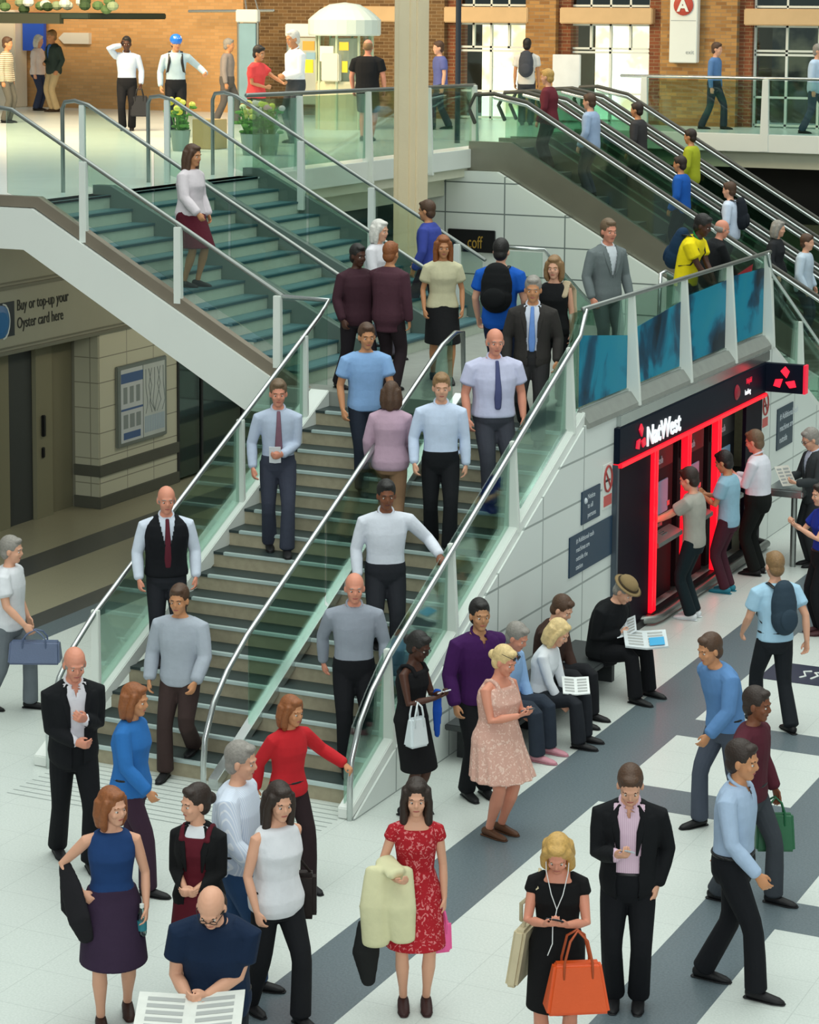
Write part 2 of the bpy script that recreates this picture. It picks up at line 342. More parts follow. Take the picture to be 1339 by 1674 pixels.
# landing balustrade with a blue printed film on the glass
def film_mat():
    m = bpy.data.materials.new('blue_printed_film'); m.use_nodes = True; N = m.node_tree.nodes; L = m.node_tree.links; b = N['Principled BSDF']
    tc = N.new('ShaderNodeTexCoord'); nz = N.new('ShaderNodeTexNoise'); nz.inputs['Scale'].default_value = 1.1; nz.inputs['Detail'].default_value = 5; nz.inputs['Distortion'].default_value = .6
    L.new(tc.outputs['Object'], nz.inputs['Vector']); rp = N.new('ShaderNodeValToRGB'); L.new(nz.outputs['Fac'], rp.inputs[0]); e = rp.color_ramp.elements
    e[0].position = .34; e[0].color = lin('#06202f'); e[1].position = .7; e[1].color = lin('#1f8ba3')
    for p, c in ((.44, '#0a4a66'), (.52, '#0a86a4')): k = e.new(p); k.color = lin(c)
    L.new(rp.outputs[0], b.inputs['Base Color']); b.inputs['Roughness'].default_value = .45; b.inputs['Specular IOR Level'].default_value = .2; return m
M_FILM = film_mat(); M_REDF = mat('red_printed_film', '#a3222c', .3)
ysL = [22.80, 24.62, 26.45, 28.22, 29.85]; zr = ZL+1.13
pan = [[V(XG, a+.02, ZL+.03), V(XG, b-.02, ZL+.03), V(XG, b-.02, zr-.03), V(XG, a+.02, zr-.03)] for a, b in zip(ysL, ysL[1:])]
lb = balustrade('glass balustrade along the landing above the cash machines with blue film', [V(XG+.06, YL-.02, zr), V(XG+.06, 29.9, zr)], pan, [fin(XG+.03, y, ZL-.14, zr-.01, .26, .07) for y in ysL[1:]],
                base=([V(XG-.03, YL, ZL), V(XG-.03, YL2, ZL), V(XG-.03, YL2, ZL+.05), V(XG-.03, YL, ZL+.05)], V(.06, 0, 0)), mrail=M_DSTEEL)
tops = [(.84, .66), (.70, .84), (.88, .92), (.95, .92)]
for (a, b), (h0, h1) in zip(zip(ysL, ysL[1:]), tops):
    MB().prism([V(XG+.008, max(a+.05, YL+.02), ZL+.06), V(XG+.008, b-.05, ZL+.06), V(XG+.008, b-.05, ZL+h1), V(XG+.008, max(a+.05, YL+.02), ZL+h0)], V(.006, 0, 0)).build('printed_film', M_FILM, lb)
MB().prism([V(XG+.008, 28.6, ZL+.80), V(XG+.008, 29.2, ZL+.81), V(XG+.008, 29.3, ZL+1.02), V(XG+.008, 28.65, ZL+.95)], V(.003, 0, 0)).build('printed_film', M_REDF, lb, label='red panel of the printed film')
# ------------------------------------------------------------------ upper flight, along -X, three lanes
US = [23.2, 24.85, 26.9, 28.62]
up = empty('staircase', (XU1, 26, ZL), 0, 'upper flight of pale green steps rising from the landing to the upper floor', 'staircase')
for k in range(12):
    xa, xb = XU1-k*GO, XU1-(k+1)*GO; z = ZL+RISE*(k+1)
    s = MB().mat(0).box((xa, US[0]+.1, z-RISE*1.5), (xb-.01, US[-1], z-.028)).mat(1).box((xa+.014, US[0]+.1, z-.028), (xb, US[-1], z)).build('step', [M_RISERG, M_TREADG], up)
    MB().box((xa+.02, US[0]+.15, z-.026), (xa-.05, US[-1]-.05, z+.004), .003).build('nosing', mat('dark_teal_nosing', '#2f555c', .35), s)
unose = lambda x: ZL+RISE+(XU1-x)*SL
M_STRG = mat('grey_green_stringer', '#5f6f68', .5, var=.1)
for y, mm, w in ((US[1], M_STRG, .07), (US[2], M_STRG, .07), (US[3]+.05, M_STRG, .06)):
    MB().prism([V(XU1+.1, y-w, ZL), V(XU1+.1, y-w, unose(XU1)+.12), V(XUT, y-w, unose(XUT)+.12), V(XUT-.25, y-w, ZU+.12), V(XUT-.25, y-w, ZU-.3)], V(0, w*2, 0)).build('stringer', mm, up)
# white outer string, with the brown channel that carries the glass above it
z0, z1 = unose(-12.6), unose(-16.0)
MB().prism([V(-12.40, US[0]-.10, 2.42), V(-12.40, US[0]-.10, 2.66), V(-16.02, US[0]-.10, 4.66), V(-17.6, US[0]-.10, 4.66), V(-25.7, US[0]-.10, 4.66), V(-25.7, US[0]-.10, 4.16), V(-16.14, US[0]-.10, 4.16), V(-13.1, US[0]-.10, 2.46)], V(0, .2, 0)).build('stringer', M_WHITE, up, label='white painted outer stringer')
M_BROWN = mat('brown_bronze_channel', '#857b6c', .45, .3, var=.15, vs=3)
MB().prism([V(-12.30, US[0]-.06, 2.60), V(-12.30, US[0]-.06, 2.76), V(-15.95, US[0]-.06, 4.80), V(-25.7, US[0]-.06, 4.80), V(-25.7, US[0]-.06, 4.67), V(-16.0, US[0]-.06, 4.67)], V(0, .11, 0)).build('base_channel', M_BROWN, up)
MB().prism([V(-12.44, US[0]+.1, 2.46), V(-12.44, US[0]+.1, 2.75), V(XUT, US[0]+.1, ZU-.25), V(-16.14, US[0]+.1, 4.17)], V(0, US[-1]-US[0]-.1, 0)).build('soffit', M_PAINT, up)
def urail(y, label, x_lo, zlo, left_ext=False, posts=(), fin_=True, curl=False):
    hi = lambda x: 3.80+(-12.66-x)*.5505; lo = lambda x: unose(x)+.13
    rail = ([V(x_lo+.28, y, hi(x_lo)-.75), V(x_lo+.24, y, hi(x_lo)-.38), V(x_lo+.15, y, hi(x_lo)-.12)] if curl else [])+[V(x_lo, y, hi(x_lo)), V(-16.35, y, hi(-16.35))]
    top = hi(-16.35)
    rail += [V(-16.6, y, top+.03), V(-34, y, top+.03)] if left_ext else [V(-16.55, y, top+.05), V(-16.70, y, top+.03), V(-16.74, y, top-.06), V(-16.74, y, ZU)]
    xs = [x_lo-.02]+list(posts)+[-16.45]; pan = []
    for a, b in zip(xs, xs[1:]): pan.append([V(a-.02, y, lo(a)), V(b+.02, y, min(lo(b), ZU+.12)), V(b+.02, y, hi(b)-.03), V(a-.02, y, hi(a)-.03)])
    if left_ext:
        for a in (-16.6, -18., -19.5, -21): pan.append([V(a-.02, y, ZU+.1), V(a-1.4, y, ZU+.1), V(a-1.4, y, top-.02), V(a-.02, y, top-.02)])
    ps = [([V(a-.05, y-.03, lo(a)-.22), V(a+.05, y-.03, lo(a)-.22), V(a+.045, y-.03, hi(a)-.02), V(a-.045, y-.03, hi(a)-.02)], V(0, .07, 0)) for a in posts]
    if left_ext: ps += [([V(a-.05, y, ZU-.02), V(a+.05, y, ZU-.02), V(a+.04, y, top), V(a-.04, y, top)], V(0, .07, 0)) for a in (-16.62, -18., -19.5)]
    if not left_ext: ps.append(([V(-16.48, y, ZU), V(-16.40, y, ZU), V(-16.40, y, top), V(-16.48, y, top)], V(0, .05, 0)))
    return balustrade(label, rail, pan, ps if fin_ else ps[-1:], th=V(0, .012, 0), rr=.027, mrail=M_DSTEEL, gm=M_GLASS2)
urail(US[0], 'glass balustrade with white posts on the near side of the upper flight', -12.66, 0, True, (-12.70, -14.02, -15.32))
urail(US[1], 'second glass balustrade from the near side of the upper flight', -12.6, 0, False, (-14.3, -15.4), fin_=False, curl=True)
urail(US[2], 'third glass balustrade from the near side of the upper flight', -12.6, 0, False, (-14.3, -15.4), fin_=False, curl=True)
urail(US[3], 'glass balustrade on the far side of the upper flight beside the square column', -12.5, 0, False, (-12.9, -14.2, -15.3))
# ------------------------------------------------------------------ upper floor slabs
M_UFLOOR = mat('pale_polished_upper_floor', '#dbe6e4', .25, var=.06, vs=2)
M_CREAM = mat('cream_slab_edge', '#cfd0ba', .6, var=.05)
def slab(nm, a, b): MB().box(a, b).build(nm, M_UFLOOR, kind='structure')
MB().mat(0).box((-34, US[0]+.1, ZU-.02), (XUT+.02, US[3]+.06, ZU)).mat(1).box((-34, US[0]+.1, 4.17), (-16.1, US[3]+.06, ZU-.02)).build('floor_upper_front', [M_UFLOOR, M_CREAM], kind='structure')
MB().mat(0).box((-34, US[3]+.06, ZU-.02), (XE, 36.3, ZU)).mat(1).box((-34, US[3]+.06, 4.25), (XE, 36.3, ZU-.02)).box((-34, US[3]+.06, 3.92), (XE-.35, 36.0, 4.27)).build('floor_upper_side', [M_UFLOOR, M_CREAM], kind='structure')
MB().mat(0).box((-34, 36.3, ZU-.02), (XE, 48, ZU)).mat(1).box((-34, 36.3, 4.2), (XE, 48, ZU-.02)).build('floor_upper_back', [M_UFLOOR, M_CREAM], kind='structure')
MB().mat(0).box((XE, YBAL, ZU-.02), (6, 48, ZU)).mat(1).box((XE, YBAL+.02, 4.42), (6, 48, ZU-.02)).box((XE, YBAL+.25, 4.08), (6, 48, 4.44)).build('floor_upper_gallery', [M_UFLOOR, M_CREAM], kind='structure')
for nm, q in (('trim_3', ((XE, US[3]+.1, 4.40), (XE+.06, 36.3, 4.72))), ('trim_4', ((XE, YBAL-.06, 4.40), (6, YBAL+.02, 4.74)))): MB().box(*q, .008).build(nm, M_PAINT, kind='structure')
# side gallery rail (along Y) and back gallery rail (along X)
ysg = [28.7, 30.05, 32.3, 34.5, 36.35]
balustrade('glass balustrade on the side gallery behind the square column', [V(XE, 28.55, ZU+1.14), V(XE, 36.45, ZU+1.08)], [[V(XE, a+.03, ZU+.06), V(XE, b-.03, ZU+.06), V(XE, b-.03, ZU+1.06), V(XE, a+.03, ZU+1.08)] for a, b in zip(ysg, ysg[1:])],
           [fin(XE+.03, y, ZU-.34, ZU+1.09, .2, .09) for y in ysg[1:]], mrail=M_DSTEEL, rr=.032)
xsg = [-15.5, -13.05, -10.6, -8.1, -5.6]
balustrade('glass balustrade on the back gallery in front of the brick piers', [V(-16.0, YBAL, ZU+1.1), V(-5, YBAL, ZU+1.1)], [[V(a+.04, YBAL, ZU+.04), V(b-.04, YBAL, ZU+.04), V(b-.04, YBAL, ZU+1.05), V(a+.04, YBAL, ZU+1.05)] for a, b in zip(xsg, xsg[1:])],
           [([V(x-.09, YBAL-.03, ZU-.3), V(x+.09, YBAL-.03, ZU-.3), V(x+.06, YBAL-.03, ZU+1.08), V(x-.06, YBAL-.03, ZU+1.08)], V(0, .08, 0)) for x in xsg], th=V(0, .012, 0), rr=.032)
# ------------------------------------------------------------------ square column
cl = MB()
for (xa, xb, ya, yb) in ((-15.05, -14.66, 31.0, 31.42),): cl.box((xa, ya, 0), (xb, yb, 11), .03)
cl.box((-14.95, 30.97, 0), (-14.78, 31.02, 11), .006)
cl.build('column', mat('sandstone_column', '#ead9b6', .75, var=.10, vs=1.2, bump=.2, bs=20), kind='structure')

# ------------------------------------------------------------------ wall under the escalators and the escalators
MB().prism([V(-16.9, 36.05, 0), V(-7.6, 36.05, 0), V(-15.55, 36.05, 4.35), V(-16.9, 36.05, 4.35)], V(0, .1, 0)).build('wall_under_escalator', M_PANELY, kind='structure')
sg = empty('wall_sign', (-16, 36.0, 3.2), 0, 'black sign with gold letters on the white panelled wall below the column', 'sign')
MB().box((-16.42, 35.98, 2.98), (-15.55, 36.04, 3.36), .01).build('board', M_BLACK, sg)
text('lettering', 'coff', .30, (-16.05, 35.975, 3.05), RY_WALL, mat('gold_letters', '#c9a34a', .4, .5), sg, sx=.62)
M_ESC = mat('escalator_steel_skirt', '#8e8c80', .32, .75, var=.12, vs=2)
M_ESTEP = mat('dark_grooved_escalator_step', '#5b6361', .5, .4)
def escalator(i, ya, label):
    r = empty('escalator', (-15.8, ya, ZU), 0, label, 'escalator', None)
    w = 1.28; S = .577; xt = -15.45; xb = xt+ZU/S
    def prof(off): return [(XE+.02, ZU+off), (xt, ZU+off), (xb, off), (xb+1.2, off)]
    for y in (ya, ya+w):     # two balustrades
        p = prof(.0)
        MB().prism([V(p[0][0], y-.07, p[0][1]+.14), V(p[1][0]+.1, y-.07, p[1][1]+.14), V(p[2][0]+.1, y-.07, p[2][1]+.14), V(p[2][0]-.55, y-.07, 0), V(p[1][0]-.1, y-.07, p[1][1]-.48), V(p[0][0], y-.07, p[0][1]-.48)], V(0, .14, 0)).build('skirt', M_ESC, r)
        MB().prism([V(p[0][0]+.1, y-.006, p[0][1]+.12), V(p[1][0]+.1, y-.006, p[1][1]+.12), V(p[2][0]+.1, y-.006, p[2][1]+.12), V(p[2][0]+.1, y-.006, p[2][1]+.9), V(p[1][0]+.1, y-.006, p[1][1]+.9), V(p[0][0]+.1, y-.006, p[0][1]+.9)], V(0, .012, 0)).build('glass_panel', M_GLASS, r)
        MB().tube([V(XE+.1, y, ZU+.45), V(XE-.02, y, ZU+.7), V(XE+.1, y, ZU+.93), V(xt-.25, y, ZU+.95), V(xt+.35, y, ZU+.82), V(xb, y, .95), V(xb+1., y, .9)], .036, 10, flat=.8).build('handrail', mat('grey_rubber_handrail', '#45453f', .5), r, smooth=True)
        MB().tube([V(xt-.25, y, ZU+.895), V(xt+.35, y, ZU+.765), V(xb, y, .895)], .035, 8).build('handrail_track', M_STEEL, r, smooth=True)
    st = MB()
    n = int(ZU/.2)
    for k in range(n): st.box((xt+k*.2/S, ya+.1, ZU-(k+1)*.2-.12), (xt+(k+1)*.2/S+.02, ya+w-.1, ZU-(k+1)*.2))
    st.box((XE, ya+.08, ZU-.1), (xt, ya+w-.08, ZU-.0)); st.build('step_band', M_ESTEP, r)
    return r
ESC_Y = [36.25, 38.05, 39.85]
for i, (y, l) in enumerate(zip(ESC_Y, ('nearest escalator descending above the white panelled wall', 'middle escalator of the three, between two others', 'escalator nearest the back gallery'))): escalator(i, y, l)
def esc_z(x): return max(0, min(ZU, ZU-(x+15.45)*.577))
# ------------------------------------------------------------------ left side under the upper floor
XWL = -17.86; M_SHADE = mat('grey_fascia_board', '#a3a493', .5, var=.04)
MB().box((XWL-.5, 27.36, 0), (XWL, 29.47, 2.52)).build('wall_left', [M_STONE], kind='structure')
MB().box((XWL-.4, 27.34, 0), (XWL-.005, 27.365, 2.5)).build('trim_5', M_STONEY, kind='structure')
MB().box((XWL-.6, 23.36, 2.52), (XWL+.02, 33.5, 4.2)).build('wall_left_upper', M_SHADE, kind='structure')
for i, z in enumerate((2.50, 3.36)): MB().box((XWL-.6, 23.36, z), (XWL+.05, 33.5, z+.05)).box((XWL-.6, 23.36, z+.08), (XWL+.035, 33.5, z+.1)).build('trim_%d' % (6+i), mat('dark_line_trim', '#77786a', .5), kind='structure')
M_DADO = mat('dark_grey_dado_rail', '#55564c', .5, var=.1)
for nm, z0, z1 in (('trim_8', .46, .62), ('baseboard_left', 0, .17)): MB().box((XWL-.42, 27.32, z0), (XWL+.03, 29.48, z1), .006).build(nm, M_DADO, kind='structure')
# recessed shop entrance
d = MB(); d.box((XWL-.9, 26.35, 0), (XWL-.45, 27.34, 2.5)); d.build('wall_entrance', mat('dim_olive_render', '#7d7a63', .7), kind='structure')
dr = empty('door_1', (XWL-.6, 26, 0), 0, kind='structure')
M_GDOOR = mat('charcoal_shutter', '#3e4242', .5, var=.06)
MB().box((XWL-.55, 25.75, 0), (XWL-.45, 26.36, 2.48)).build('door_panel', M_GDOOR, dr)
MB().box((XWL-.5, 26.36, 0), (XWL-.38, 26.75, 2.5)).box((XWL-.52, 25.42, 0), (XWL-.40, 25.75, 2.5)).build('door_frame', mat('olive_door_frame', '#86836a', .6), dr)
MB().box((XWL-.38, 26.47, 1.15), (XWL-.33, 26.53, 1.45), .01).box((XWL-.38, 26.47, .85), (XWL-.35, 26.53, 1.0), .01).build('door_handle', M_BLACK, dr)
MB().box((-26, 23.4, 0), (-25.8, 34, 4.15)).build('wall_shop_back', mat('dim_shop_wall', '#6b5f3a', .8), kind='structure')
sh = empty('shop_shelf', (-19.3, 24.9, 0), 0, 'dim shop shelving just inside the dark entrance on the left', 'shelf')
for z in (.02, .55, 1.05, 1.55, 2.05): MB().box((-19.9, 23.6, z), (-19.2, 25.4, z+.05)).build('shelf_board', mat('shelf_brown', '#5b4a2c', .6), sh)
for z, c in ((.1, '#6b5b34'), (.6, '#8a7c40'), (1.1, '#3a342a'), (1.6, '#7a4a2c'), (2.1, '#9a5a34')):
    b = MB()
    for j in range(8): b.box((-19.8, 23.65+j*.21, z), (-19.3, 23.82+j*.21, z+.28), .01)
    b.build('stock', mat('stock_'+c.strip('#'), c, .6), sh)
rs = empty('round_sign', (XWL-.44, 25.1, 1.2), 0, 'small round dark red sign low inside the dark entrance', 'sign')
MB().tube([V(XWL-.46, 25.12, 1.28), V(XWL-.43, 25.12, 1.28)], .07, 18).build('disc', mat('dark_red_disc', '#7a2a20', .5), rs)
MB().box((XWL-.47, 25.0, 1.08), (XWL-.462, 25.3, 1.45)).build('plate', mat('tan_plate', '#9a8450', .5), rs)
# ticket sign
sg = empty('overhead_sign', (XWL+.02, 25.6, 3), 0, 'overhead lettered sign with a blue emblem on the fascia under the upper floor', 'sign')
M_INK = mat('dark_lettering', '#2b2d2a', .5)
text('lettering', 'Buy or top-up your', .215, (XWL+.025, 25.36, 3.06), RX_WALL, M_INK, sg, sx=.72); text('lettering', 'Oyster card here', .215, (XWL+.025, 25.36, 2.82), RX_WALL, M_INK, sg, sx=.72)
MB().box((XWL+.02, 24.2, 2.74), (XWL+.028, 25.30, 3.2)).build('emblem', mat('navy_sign_field', '#24303a', .5), sg)
MB().tube([V(XWL+.02, 24.98, 2.95), V(XWL+.034, 24.98, 2.95)], .22, 24).build('emblem', mat('sign_blue', '#1d6fb0', .4), sg)
MB().tube([V(XWL+.034, 25.04+.14*math.sin(a), 2.95+.23*math.cos(a)) for a in [i*PI/8 for i in range(9)]], .012, 6).build('emblem', M_WHITE, sg)
# poster case
pc = empty('poster_case', (XWL+.03, 28.4, 1.4), 0, 'framed map poster on the cream tiled wall under the stairs', 'poster')
MB().box((XWL, 27.76, .80), (XWL+.05, 29.10, 1.98), .012).build('frame', M_DSTEEL, pc)
MB().box((XWL+.05, 27.84, .86), (XWL+.056, 28.42, 1.92)).build('poster', mat('pale_notice_paper', '#c9d0d3', .4, var=.08, vs=4), pc)
MB().box((XWL+.05, 28.44, .86), (XWL+.056, 29.03, 1.92)).build('poster', mat('map_paper', '#c4ccca', .4, var=.12, vs=3), pc)
for q in (((27.84, 1.72), (28.42, 1.86)), ((27.84, 1.32), (28.42, 1.35)), ((27.90, .90), (28.35, 1.0))): MB().box((XWL+.056,)+q[0], (XWL+.059,)+q[1]).build('print', mat('poster_blue_bars', '#4a6796', .5), pc)
b = MB()
for j in range(7):
    y = 28.5+j*.08; b.tube([V(XWL+.058, y, 1.85), V(XWL+.058, y+.09*math.sin(j*2.1), 1.6), V(XWL+.058, y+.05*math.cos(j), 1.35), V(XWL+.058, y+.10*math.sin(j), 1.2)], .006, 5)
for j in range(3): b.box((XWL+.056, 27.9+j*.17, 1.42), (XWL+.059, 28.0+j*.17, 1.66)).box((XWL+.056, 27.9+j*.17, 1.06), (XWL+.059, 28.02+j*.17, 1.26))
b.build('print', mat('poster_grey_ink', '#8b9696', .6), pc)
b = MB()
for j in range(12): b.box((XWL+.056, 28.47+j*.046, .92), (XWL+.059, 28.50+j*.046, 1.16))
b.build('print', mat('poster_pale_blue_ink', '#a8bccb', .6), pc)
# dark green glazed shop front
gs = empty('window_1', (XWL, 31.5, 0), 0, kind='structure')
for a, b_ in ((29.5, 30.15), (30.2, 31.4), (31.45, 32.7), (32.75, 34.0)): MB().box((XWL-.02, a, .05), (XWL, b_, 2.5)).build('glass_panel', M_GREENGL, gs)
for y in (29.48, 30.17, 31.42, 32.72): MB().box((XWL-.04, y-.025, 0), (XWL+.02, y+.025, 2.5)).build('window_frame', M_DARK, gs)
MB().box((-19.6, 29.6, 0), (-19.4, 40, 4.2)).build('wall_shop_dark', mat('deep_green_shop_wall', '#3a5a50', .7, var=.2, vs=1.5), kind='structure')
fn = empty('cooling_fan', (-18.6, 30.0, 0), 0, 'round fan dimly seen behind the dark green shop glass', 'fan')
MB().tube([V(-18.6, 30.0, 0), V(-18.6, 30.0, 1.0)], .03, 8).build('stand', M_DARK, fn); MB().lathe((-18.6, 30.0, 0), [(.2, 0), (.2, .04)], 16).build('base', M_DARK, fn)
MB().tube([V(-18.6+.0, 30.0+.28*math.cos(i*PI/12), 1.2+.28*math.sin(i*PI/12)) for i in range(25)], .02, 6).build('guard', M_DSTEEL, fn)
b = MB()
for j in range(4):
    a = j*PI/2; b.obox((-18.6, 30+.13*math.cos(a), 1.2+.13*math.sin(a)), (0, .12*math.cos(a), .12*math.sin(a)), (.01, 0, 0), (.02, -.06*math.sin(a), .06*math.cos(a)))
b.build('blade', M_PAINT, fn)
# ------------------------------------------------------------------ bank of cash machines
M_NAVY = mat('navy_fascia', '#0b1626', .5, var=.05, spec=.12); M_PURP = mat('dark_purple_panel', '#120a1a', .55, var=.1, spec=.12)
M_RED = mat('lit_red_strip', '#ff0f24', .4, emit=1.0); M_REDD = mat('red_emblem', '#e01f3c', .4, emit=.5); M_LIT = mat('lit_white_letters', '#f2f6fa', .4, emit=.5)
bk = empty('bank_kiosk', (XW, 26.6, 0), 0, 'navy bank fascia with lit red strips around the cash machines', 'bank kiosk')
ya, yb = 23.90, 29.42
MB().box((XW-.02, ya, 2.06), (XW+.07, yb, 2.47), .008).build('fascia', M_NAVY, bk)
MB().box((XW-.6, ya, .0), (XW-.55, yb, 2.06)).build('back_panel', M_PURP, bk)
MB().box((XW-.02, ya-.03, 0), (XW+.06, ya+.04, 2.06), .006).build('side_panel', mat('grey_edge_profile', '#56606a', .4, .5), bk)
MB().box((XW-.02, ya+.04, .1), (XW+.03, 25.05, 2.06)).build('blank_panel', M_PURP, bk)
MB().box((XW-.02, 28.72, .1), (XW+.03, yb, 2.06)).build('blank_panel', M_PURP, bk)
MB().box((XW, ya, 2.025), (XW+.10, yb-.02, 2.075), .006).build('red_light_strip', M_RED, bk)
for y in (25.17, 26.36, 27.53): MB().box((XW-.02, y-.075, .10), (XW+.06, y-.012, 2.03), .004).box((XW-.02, y+.012, .10), (XW+.06, y+.075, 2.03), .004).build('red_light_strip', M_RED, bk)
MB().box((XW-.02, ya, 0), (XW+.06, yb, .09)).build('plinth', M_BLACK, bk)
MB().tube([V(XW+.0, 24.85, .07), V(XW+.14, 24.95, .07), V(XW+.17, 25.1, .07), V(XW+.17, yb-.1, .07), V(XW, yb, .07)], .05, 10).build('bumper_rail', M_DSTEEL, bk, smooth=True)
text('lettering', 'NatWest', .32, (XW+.075, 24.76, 2.13), RX_WALL, M_LIT, bk, ext=.012, bold=.004, sx=.98)
def emblem(c, s, R, parent, m):     # three red cubes pointing outwards
    b = MB()
    ex, ey, en = R@V(1, 0, 0), R@V(0, 1, 0), R@V(0, 0, 1)
    for k in range(3):
        a = PI/2+k*2*PI/3; u = ex*math.cos(a)+ey*math.sin(a); v = -ex*math.sin(a)+ey*math.cos(a)
        b.prism([Vector(c)+u*s*.12-v*s*.12, Vector(c)+u*s*.62-v*s*.34, Vector(c)+u*s*.98, Vector(c)+u*s*.62+v*s*.34], en*.02, .002)
    return b.build('emblem', m, parent)
emblem((XW+.072, 24.56, 2.25), .18, RX_WALL, bk, M_REDD)
for (y, z, t, s) in ((28.55, 2.31, 'Helpful', .10), (28.5, 2.17, 'banking', .10)): text('lettering', t, s, (XW+.072, y, z), RX_WALL, M_LIT if z < 2.2 else M_REDD, bk, sx=.8)
MB().tube([V(XW+.072, 28.15, 2.26), V(XW+.078, 28.15, 2.26)], .10, 16).build('emblem', mat('dim_red_disc', '#9c1a30', .4), bk)
ps = empty('projecting_sign', (XW+.1, 29.5, 2.3), 0, 'projecting navy sign with a lit red emblem at the end of the bank fascia', 'sign')
MB().box((XW+.02, 29.40, 2.09), (-8.28, 29.52, 2.47), .008).build('board', M_NAVY, ps); MB().box((-8.28, 29.39, 2.09), (-8.25, 29.53, 2.47)).build('edge_strip', M_REDD, ps)
emblem((-8.52, 29.385, 2.27), .18, RY_WALL, ps, mat('lit_red_emblem', '#ff2038', .4, emit=1.2))
M_SCR = mat('machine_screen', '#5d7f95', .2, emit=.25); M_MACH = mat('machine_charcoal', '#14171b', .6, var=.08, vs=4, spec=.15)
for i, (a, b_, lab) in enumerate(((25.26, 26.27, 'cash machine used by the man in the grey t-shirt'), (26.45, 27.44, 'cash machine used by the man in the pale blue shirt'), (27.62, 28.70, 'cash machine next to the white-shirted man, farthest along the fascia'))):
    m = empty('cash_machine', (XW-.1, (a+b_)/2, 0), 0, lab, 'cash machine', None); c = (a+b_)/2
    MB().box((XW-.5, a, .1), (XW-.12, b_, 2.03)).build('body', M_MACH, m)
    MB().prism([V(XW-.12, a+.08, .78), V(XW+.05, a+.08, .82), V(XW+.05, a+.08, .87), V(XW-.12, a+.08, .93)], V(0, b_-a-.16, 0)).build('keypad_shelf', M_DSTEEL, m)
    b = MB()
    for r_ in range(3):
        for q in range(4): b.box((XW-.02-.035*r_, c-.09+q*.045, .895+.006*r_), (XW-.045-.035*r_, c-.06+q*.045, .91+.006*r_))
    b.build('keypad', M_STEEL, m)
    MB().box((XW-.12, a+.2, 1.12), (XW-.105, b_-.2, 1.52), .005).build('screen', M_SCR, m)
    MB().box((XW-.12, a+.06, 1.68), (XW-.10, b_-.06, 2.0)).build('header_panel', M_BLACK, m)
    text('lettering', 'Cash', .13, (XW-.095, c-.16, 1.74), RX_WALL, mat('dim_white_letters', '#b9c4cc', .4), m, sx=.9)
    MB().box((XW-.12, c+.26, 1.18), (XW-.10, c+.36, 1.24)).build('card_slot', M_STEEL, m); MB().box((XW-.12, c-.2, .98), (XW-.10, c+.1, 1.02)).build('cash_slot', M_STEEL, m)
# notices on the white wall
def notice(label, y0, y1, z0, z1, lines, head=True, col='#1d3a52'):
    s = empty('wall_notice', (XW+.01, (y0+y1)/2, (z0+z1)/2), 0, label, 'sign')
    MB().box((XW, y0, z0), (XW+.015, y1, z1), .003).build('board', mat('navy_notice_'+col.strip('#'), col, .4), s)
    n = len(lines); h = (z1-z0)/(n+.6)
    for i, t in enumerate(lines): text('lettering', t, h*.8, (XW+.017, y0+(y1-y0)*(.30 if head else .14), z1-h*(i+1.05)), RX_WALL, mat('notice_white', '#cdd6dc', .5), s, ext=.001, sx=.98)
    return s
n1 = notice('small navy notice above the larger one on the white stair wall', 22.92, 23.47, 1.57, 1.93, ['Notice', 'to all', 'persons'])
MB().tube([V(XW+.015, 23.02, 1.82), V(XW+.018, 23.02, 1.82)], .035, 12).build('symbol', mat('notice_white', '#cdd6dc'), n1)
notice('larger navy notice with lines of white writing on the white stair wall', 22.58, 23.86, 1.06, 1.50, ['# Additional cash', 'machines are', 'outside the', 'station'], False)
notice('navy notice on the white wall to the far end of the cash machines', 30.2, 30.95, 1.15, 1.72, ['# Additional cash', 'machines are', 'outside'], False, '#203648')
def nosmoke(y, zc, label):
    s = empty('no_smoking_sign', (XW+.01, y, zc), 0, label, 'sign')
    MB().box((XW, y-.14, zc-.25), (XW+.012, y+.14, zc+.25), .003).build('board', M_WHITE, s)
    MB().tube([V(XW+.016, y+.115*math.cos(i*PI/12), zc+.08+.14*math.sin(i*PI/12)) for i in range(25)], .014, 6).tube([V(XW+.016, y-.08, zc+.18), V(XW+.016, y+.08, zc-.02)], .012, 6).build('symbol', mat('sign_red_ring', '#a8403c', .5), s)
    MB().box((XW+.012, y-.09, zc+.05), (XW+.016, y+.07, zc+.075)).build('symbol', M_BLACK, s)
    MB().box((XW+.012, y-.12, zc-.22), (XW+.016, y+.12, zc-.10)).build('symbol', mat('sign_red_label', '#cc5b55', .5), s)
nosmoke(23.70, 1.86, 'no smoking sign at the near end of the bank fascia'); nosmoke(29.62, 1.80, 'no smoking sign at the far end of the bank fascia')
# low steel ledge people sit on along the white wall
bn = empty('low_bench', (-8.55, 20.8, 0), 0, 'low dark ledge along the white stair wall under the seated people', 'bench')
MB().box((-8.84, 19.4, .30), (-8.25, 22.75, .36), .01).build('seat', mat('bench_seat_dark', '#3b3f40', .5), bn)
for y in (19.6, 20.7, 21.8, 22.6): MB().box((-8.78, y-.04, 0), (-8.34, y+.04, .30)).build('leg', M_DARK, bn)
